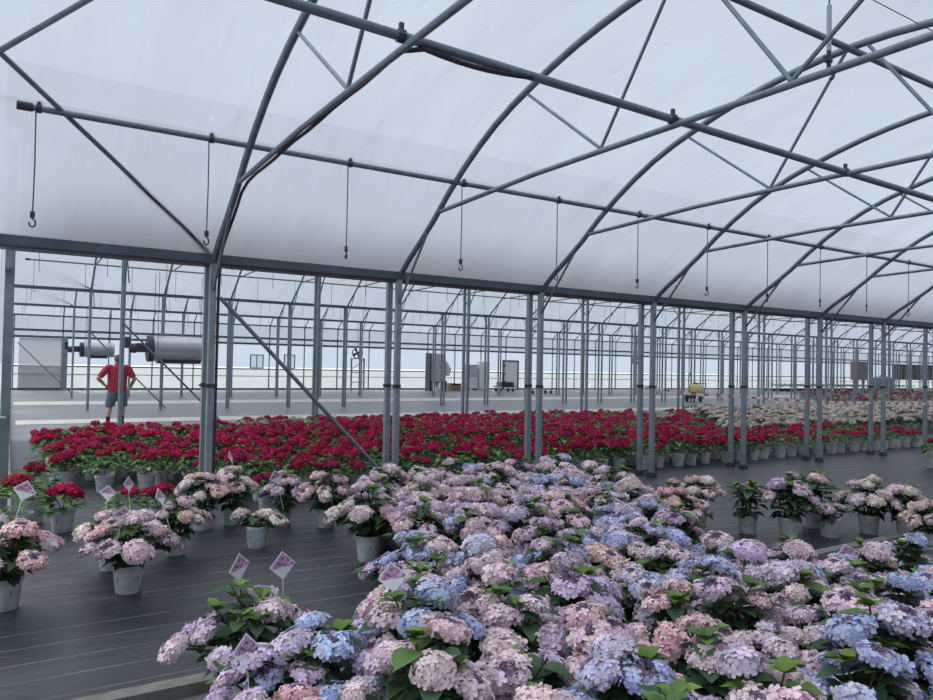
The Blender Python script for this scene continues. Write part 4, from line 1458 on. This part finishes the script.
# ------------------------------------------------------------------ the walking man (seen from behind)
MAN = (2.37, 20.35, 0.0)
M_SKIN = simple("skin", (0.40, 0.23, 0.17), 0.55)
M_SHIRT = simple("crimson shirt", (0.36, 0.025, 0.05), 0.8, 0, 0.15, 14)
M_SHORT = simple("denim shorts", (0.10, 0.14, 0.18), 0.85, 0, 0.2, 30)
M_SOCK = simple("dark sock", (0.02, 0.022, 0.03), 0.9)
M_SHOE = simple("dark brown shoe", (0.035, 0.028, 0.028), 0.6)
M_HAIR = simple("grey brown hair", (0.10, 0.085, 0.08), 0.8, 0, 0.3, 40)
M_EYE = simple("eye", (0.05, 0.05, 0.05), 0.3)
M_BELT = simple("belt", (0.03, 0.025, 0.02), 0.6)


def limb(mb, pts, rs, n=12):
    """smooth tube through joints with interpolated radii"""
    P = [Vector(p) for p in pts]
    out, rr = [], []
    for i in range(len(P) - 1):
        p0, p1, p2, p3 = P[max(i - 1, 0)], P[i], P[i + 1], P[min(i + 2, len(P) - 1)]
        for k in range(4):
            t = k / 4
            out.append(0.5 * ((2 * p1) + (p2 - p0) * t + (2 * p0 - 5 * p1 + 4 * p2 - p3) * t * t + (3 * p1 - p0 - 3 * p2 + p3) * t ** 3))
            rr.append(rs[i] + (rs[i + 1] - rs[i]) * t)
    out.append(P[-1]); rr.append(rs[-1])
    mb.tube(out, rr, n)


EX, EY = (1, 0, 0), (0, 1, 0)
SHL, ELL, WRL = (-.205, -.01, 1.425), (-.41, -.10, 1.16), (-.26, .03, 0.985)
SHR, ELR, WRR = (.205, -.01, 1.425), (.335, -.06, 1.15), (.295, .09, 0.93)
HPL, KNL, ANL = (-.095, 0, .90), (-.135, .03, .49), (-.185, -.06, .085)
HPR, KNR, ANR = (.095, 0, .90), (.125, .06, .49), (.12, .03, .085)
man = thing("person", "person in a crimson shirt and denim shorts seen from behind, walking with elbows out", "person", MAN, 0.05)
man.scale = (1.12, 1.12, 1.0)
mb = MB()
mb.loft([((0, 0, .84), .16, .12, EX, EY), ((0, 0, .92), .175, .13, EX, EY), ((0, .01, 1.05), .165, .125, EX, EY), ((0, .01, 1.2), .175, .125, EX, EY), ((0, 0, 1.34), .185, .115, EX, EY),
         ((0, -.01, 1.43), .165, .095, EX, EY), ((0, -.01, 1.48), .085, .075, EX, EY), ((0, 0, 1.53), .058, .06, EX, EY), ((0, .01, 1.58), .056, .06, EX, EY)], 20)
mb.loft([((0, .02, 1.53), .045, .05, EX, EY), ((0, .025, 1.56), .062, .078, EX, EY), ((0, .015, 1.61), .072, .094, EX, EY), ((0, .01, 1.66), .076, .098, EX, EY), ((0, .005, 1.70), .071, .092, EX, EY), ((0, 0, 1.735), .05, .066, EX, EY), ((0, 0, 1.748), .02, .025, EX, EY)], 18)
mb.loft([((0, .105, 1.665), .010, .012, EX, EY), ((0, .113, 1.64), .013, .016, EX, EY), ((0, .116, 1.622), .016, .018, EX, EY), ((0, .105, 1.612), .012, .014, EX, EY)], 8)
mb.ball((0, .098, 1.585), .026, .014, .011)
for s in (-1, 1):
    mb.ball((s * .078, -.005, 1.645), .010, .022, .032)
for sh, el, wr in ((SHL, ELL, WRL), (SHR, ELR, WRR)):
    limb(mb, [(sh[0] * .7, sh[1], sh[2] - .005), sh, tuple((a * .55 + b * .45) for a, b in zip(sh, el)), el, tuple((a * .6 + b * .4) for a, b in zip(el, wr)), wr], [.062, .060, .052, .042, .041, .028])
    wv, ev = Vector(wr), Vector(el)
    d = (wv - ev).normalized()
    if wr is WRL:
        d = (d + Vector((.5, .25, -.1))).normalized()
    side = d.cross(Vector((0, 1, 0) if wr is WRR else (0, 0, 1))).normalized()
    fwd = Vector((0, 1, 0)) if wr is WRR else d.cross(side)
    across = Vector((0, 1, 0)) if wr is WRR else Vector((0, .3, -1)).normalized()
    nrm = d.cross(across).normalized()
    pc = wv + d * .05
    mb.loft([(wv, .028, .022, across, nrm), (wv + d * .03, .036, .018, across, nrm), (wv + d * .075, .042, .016, across, nrm), (wv + d * .095, .040, .013, across, nrm)], 12)
    for i, L in enumerate((.070, .080, .076, .060)):
        b = wv + d * .088 + across * (.030 - i * .0205)
        curl = nrm * (.6 if wr is WRR else .8)
        p1 = b + d * (L * .45)
        p2 = p1 + (d + curl * .5).normalized() * (L * .32)
        p3 = p2 + (d + curl * 1.2).normalized() * (L * .25)
        mb.tube([b - d * .012, b, p1, p2, p3], [.0095, .0095, .009, .0085, .006], 7)
    b = wv + d * .035 + across * .034
    q = (d * .6 + across * .7 + nrm * .35).normalized()
    mb.tube([b - q * .015, b, b + q * .03, b + (q * .6 + d * .5).normalized() * .055], [.011, .012, .0105, .007], 7)
for hp, kn, an in ((HPL, KNL, ANL), (HPR, KNR, ANR)):
    limb(mb, [hp, tuple((a * .55 + b * .45) for a, b in zip(hp, kn)), kn, (kn[0] * .45 + an[0] * .55 , kn[1] * .5 + an[1] * .5 - .02, .33), an], [.088, .078, .056, .056, .036])
    mb.loft([((an[0], an[1] - .05, .045), .026, .03, EX, (0, 0, 1)), ((an[0], an[1], .045), .034, .04, EX, (0, 0, 1)), ((an[0], an[1] + .08, .035), .040, .028, EX, (0, 0, 1)), ((an[0], an[1] + .16, .025), .034, .018, EX, (0, 0, 1))], 12)
body = put("body", mb.mesh("body", [M_SKIN]), man)
rm = body.modifiers.new("Remesh", 'REMESH'); rm.mode = 'VOXEL'; rm.voxel_size = .006; rm.use_smooth_shade = True
# hair
mb = MB(); mb.loft([((0, -.035, 1.585), .060, .060, EX, EY), ((0, -.03, 1.62), .076, .078, EX, EY), ((0, -.02, 1.67), .082, .088, EX, EY), ((0, -.008, 1.71), .078, .096, EX, EY), ((0, -.004, 1.745), .055, .072, EX, EY), ((0, -.004, 1.762), .02, .03, EX, EY)], 18)
put("hair", mb.mesh("hair", [M_HAIR]), man)
for s in (-1, 1):
    mb = MB(); mb.ball((s * .03, .097, 1.655), .011, .008, .008); put("eye", mb.mesh("eye", [M_EYE]), man)
# shirt
mb = MB()
mb.loft([((0, 0, .80), .205, .150, EX, EY), ((0, 0, .92), .205, .155, EX, EY), ((0, .01, 1.05), .20, .155, EX, EY), ((0, .01, 1.2), .205, .15, EX, EY), ((0, 0, 1.34), .212, .135, EX, EY), ((0, -.01, 1.43), .185, .112, EX, EY), ((0, -.012, 1.475), .095, .088, EX, EY), ((0, -.008, 1.515), .070, .074, EX, EY)], 24)
for sh, el in ((SHL, ELL), (SHR, ELR)):
    limb(mb, [(sh[0] * .65, sh[1], sh[2] - .01), sh, tuple((a * .55 + b * .45) for a, b in zip(sh, el)), tuple((a * .15 + b * .85) for a, b in zip(sh, el))], [.080, .080, .074, .070], 14)
sh_o = put("shirt", mb.mesh("shirt", [M_SHIRT]), man)
rm = sh_o.modifiers.new("Remesh", 'REMESH'); rm.mode = 'VOXEL'; rm.voxel_size = .011; rm.use_smooth_shade = True
mb = MB(); mb.loft([((0, -.006, 1.495), .080, .084, EX, EY), ((0, -.004, 1.535), .070, .074, EX, EY), ((0, -.004, 1.53), .062, .066, EX, EY)], 18, cap=False); put("collar", mb.mesh("collar", [M_SHIRT]), sh_o)
# shorts
mb = MB()
mb.loft([((0, 0, .96), .185, .14, EX, EY), ((0, 0, .88), .20, .152, EX, EY), ((0, 0, .78), .205, .15, EX, EY)], 22)
for hp, kn in ((HPL, KNL), (HPR, KNR)):
    limb(mb, [(hp[0], hp[1], .86), (hp[0] * 1.05, 0.0, .72), (kn[0], kn[1] * .8, .52), (kn[0] * 1.0, kn[1] * .8, .44)], [.112, .118, .106, .102], 16)
so = put("shorts", mb.mesh("shorts", [M_SHORT]), man)
rm = so.modifiers.new("Remesh", 'REMESH'); rm.mode = 'VOXEL'; rm.voxel_size = .011; rm.use_smooth_shade = True
for an, kn in ((ANL, KNL), (ANR, KNR)):
    mb = MB(); mb.tube([(an[0], an[1], .05), (an[0], an[1], .10), (an[0] * .96 + kn[0] * .04, an[1] - .004, .17), (an[0] * .92 + kn[0] * .08, an[1] - .008, .20)], [.044, .042, .046, .048], 12); put("sock", mb.mesh("sock", [M_SOCK]), man)
    mb = MB()
    mb.loft([((an[0], an[1] - .085, .04), .02, .025, EX, (0, 0, 1)), ((an[0], an[1] - .07, .05), .040, .05, EX, (0, 0, 1)), ((an[0], an[1], .055), .046, .055, EX, (0, 0, 1)), ((an[0], an[1] + .08, .042), .052, .042, EX, (0, 0, 1)), ((an[0], an[1] + .16, .032), .048, .032, EX, (0, 0, 1)), ((an[0], an[1] + .20, .022), .025, .018, EX, (0, 0, 1))], 14)
    put("shoe", mb.mesh("shoe", [M_SHOE]), man)

# one thing per wall board name: the remaining structure kinds are set above
bpy.context.view_layer.update()
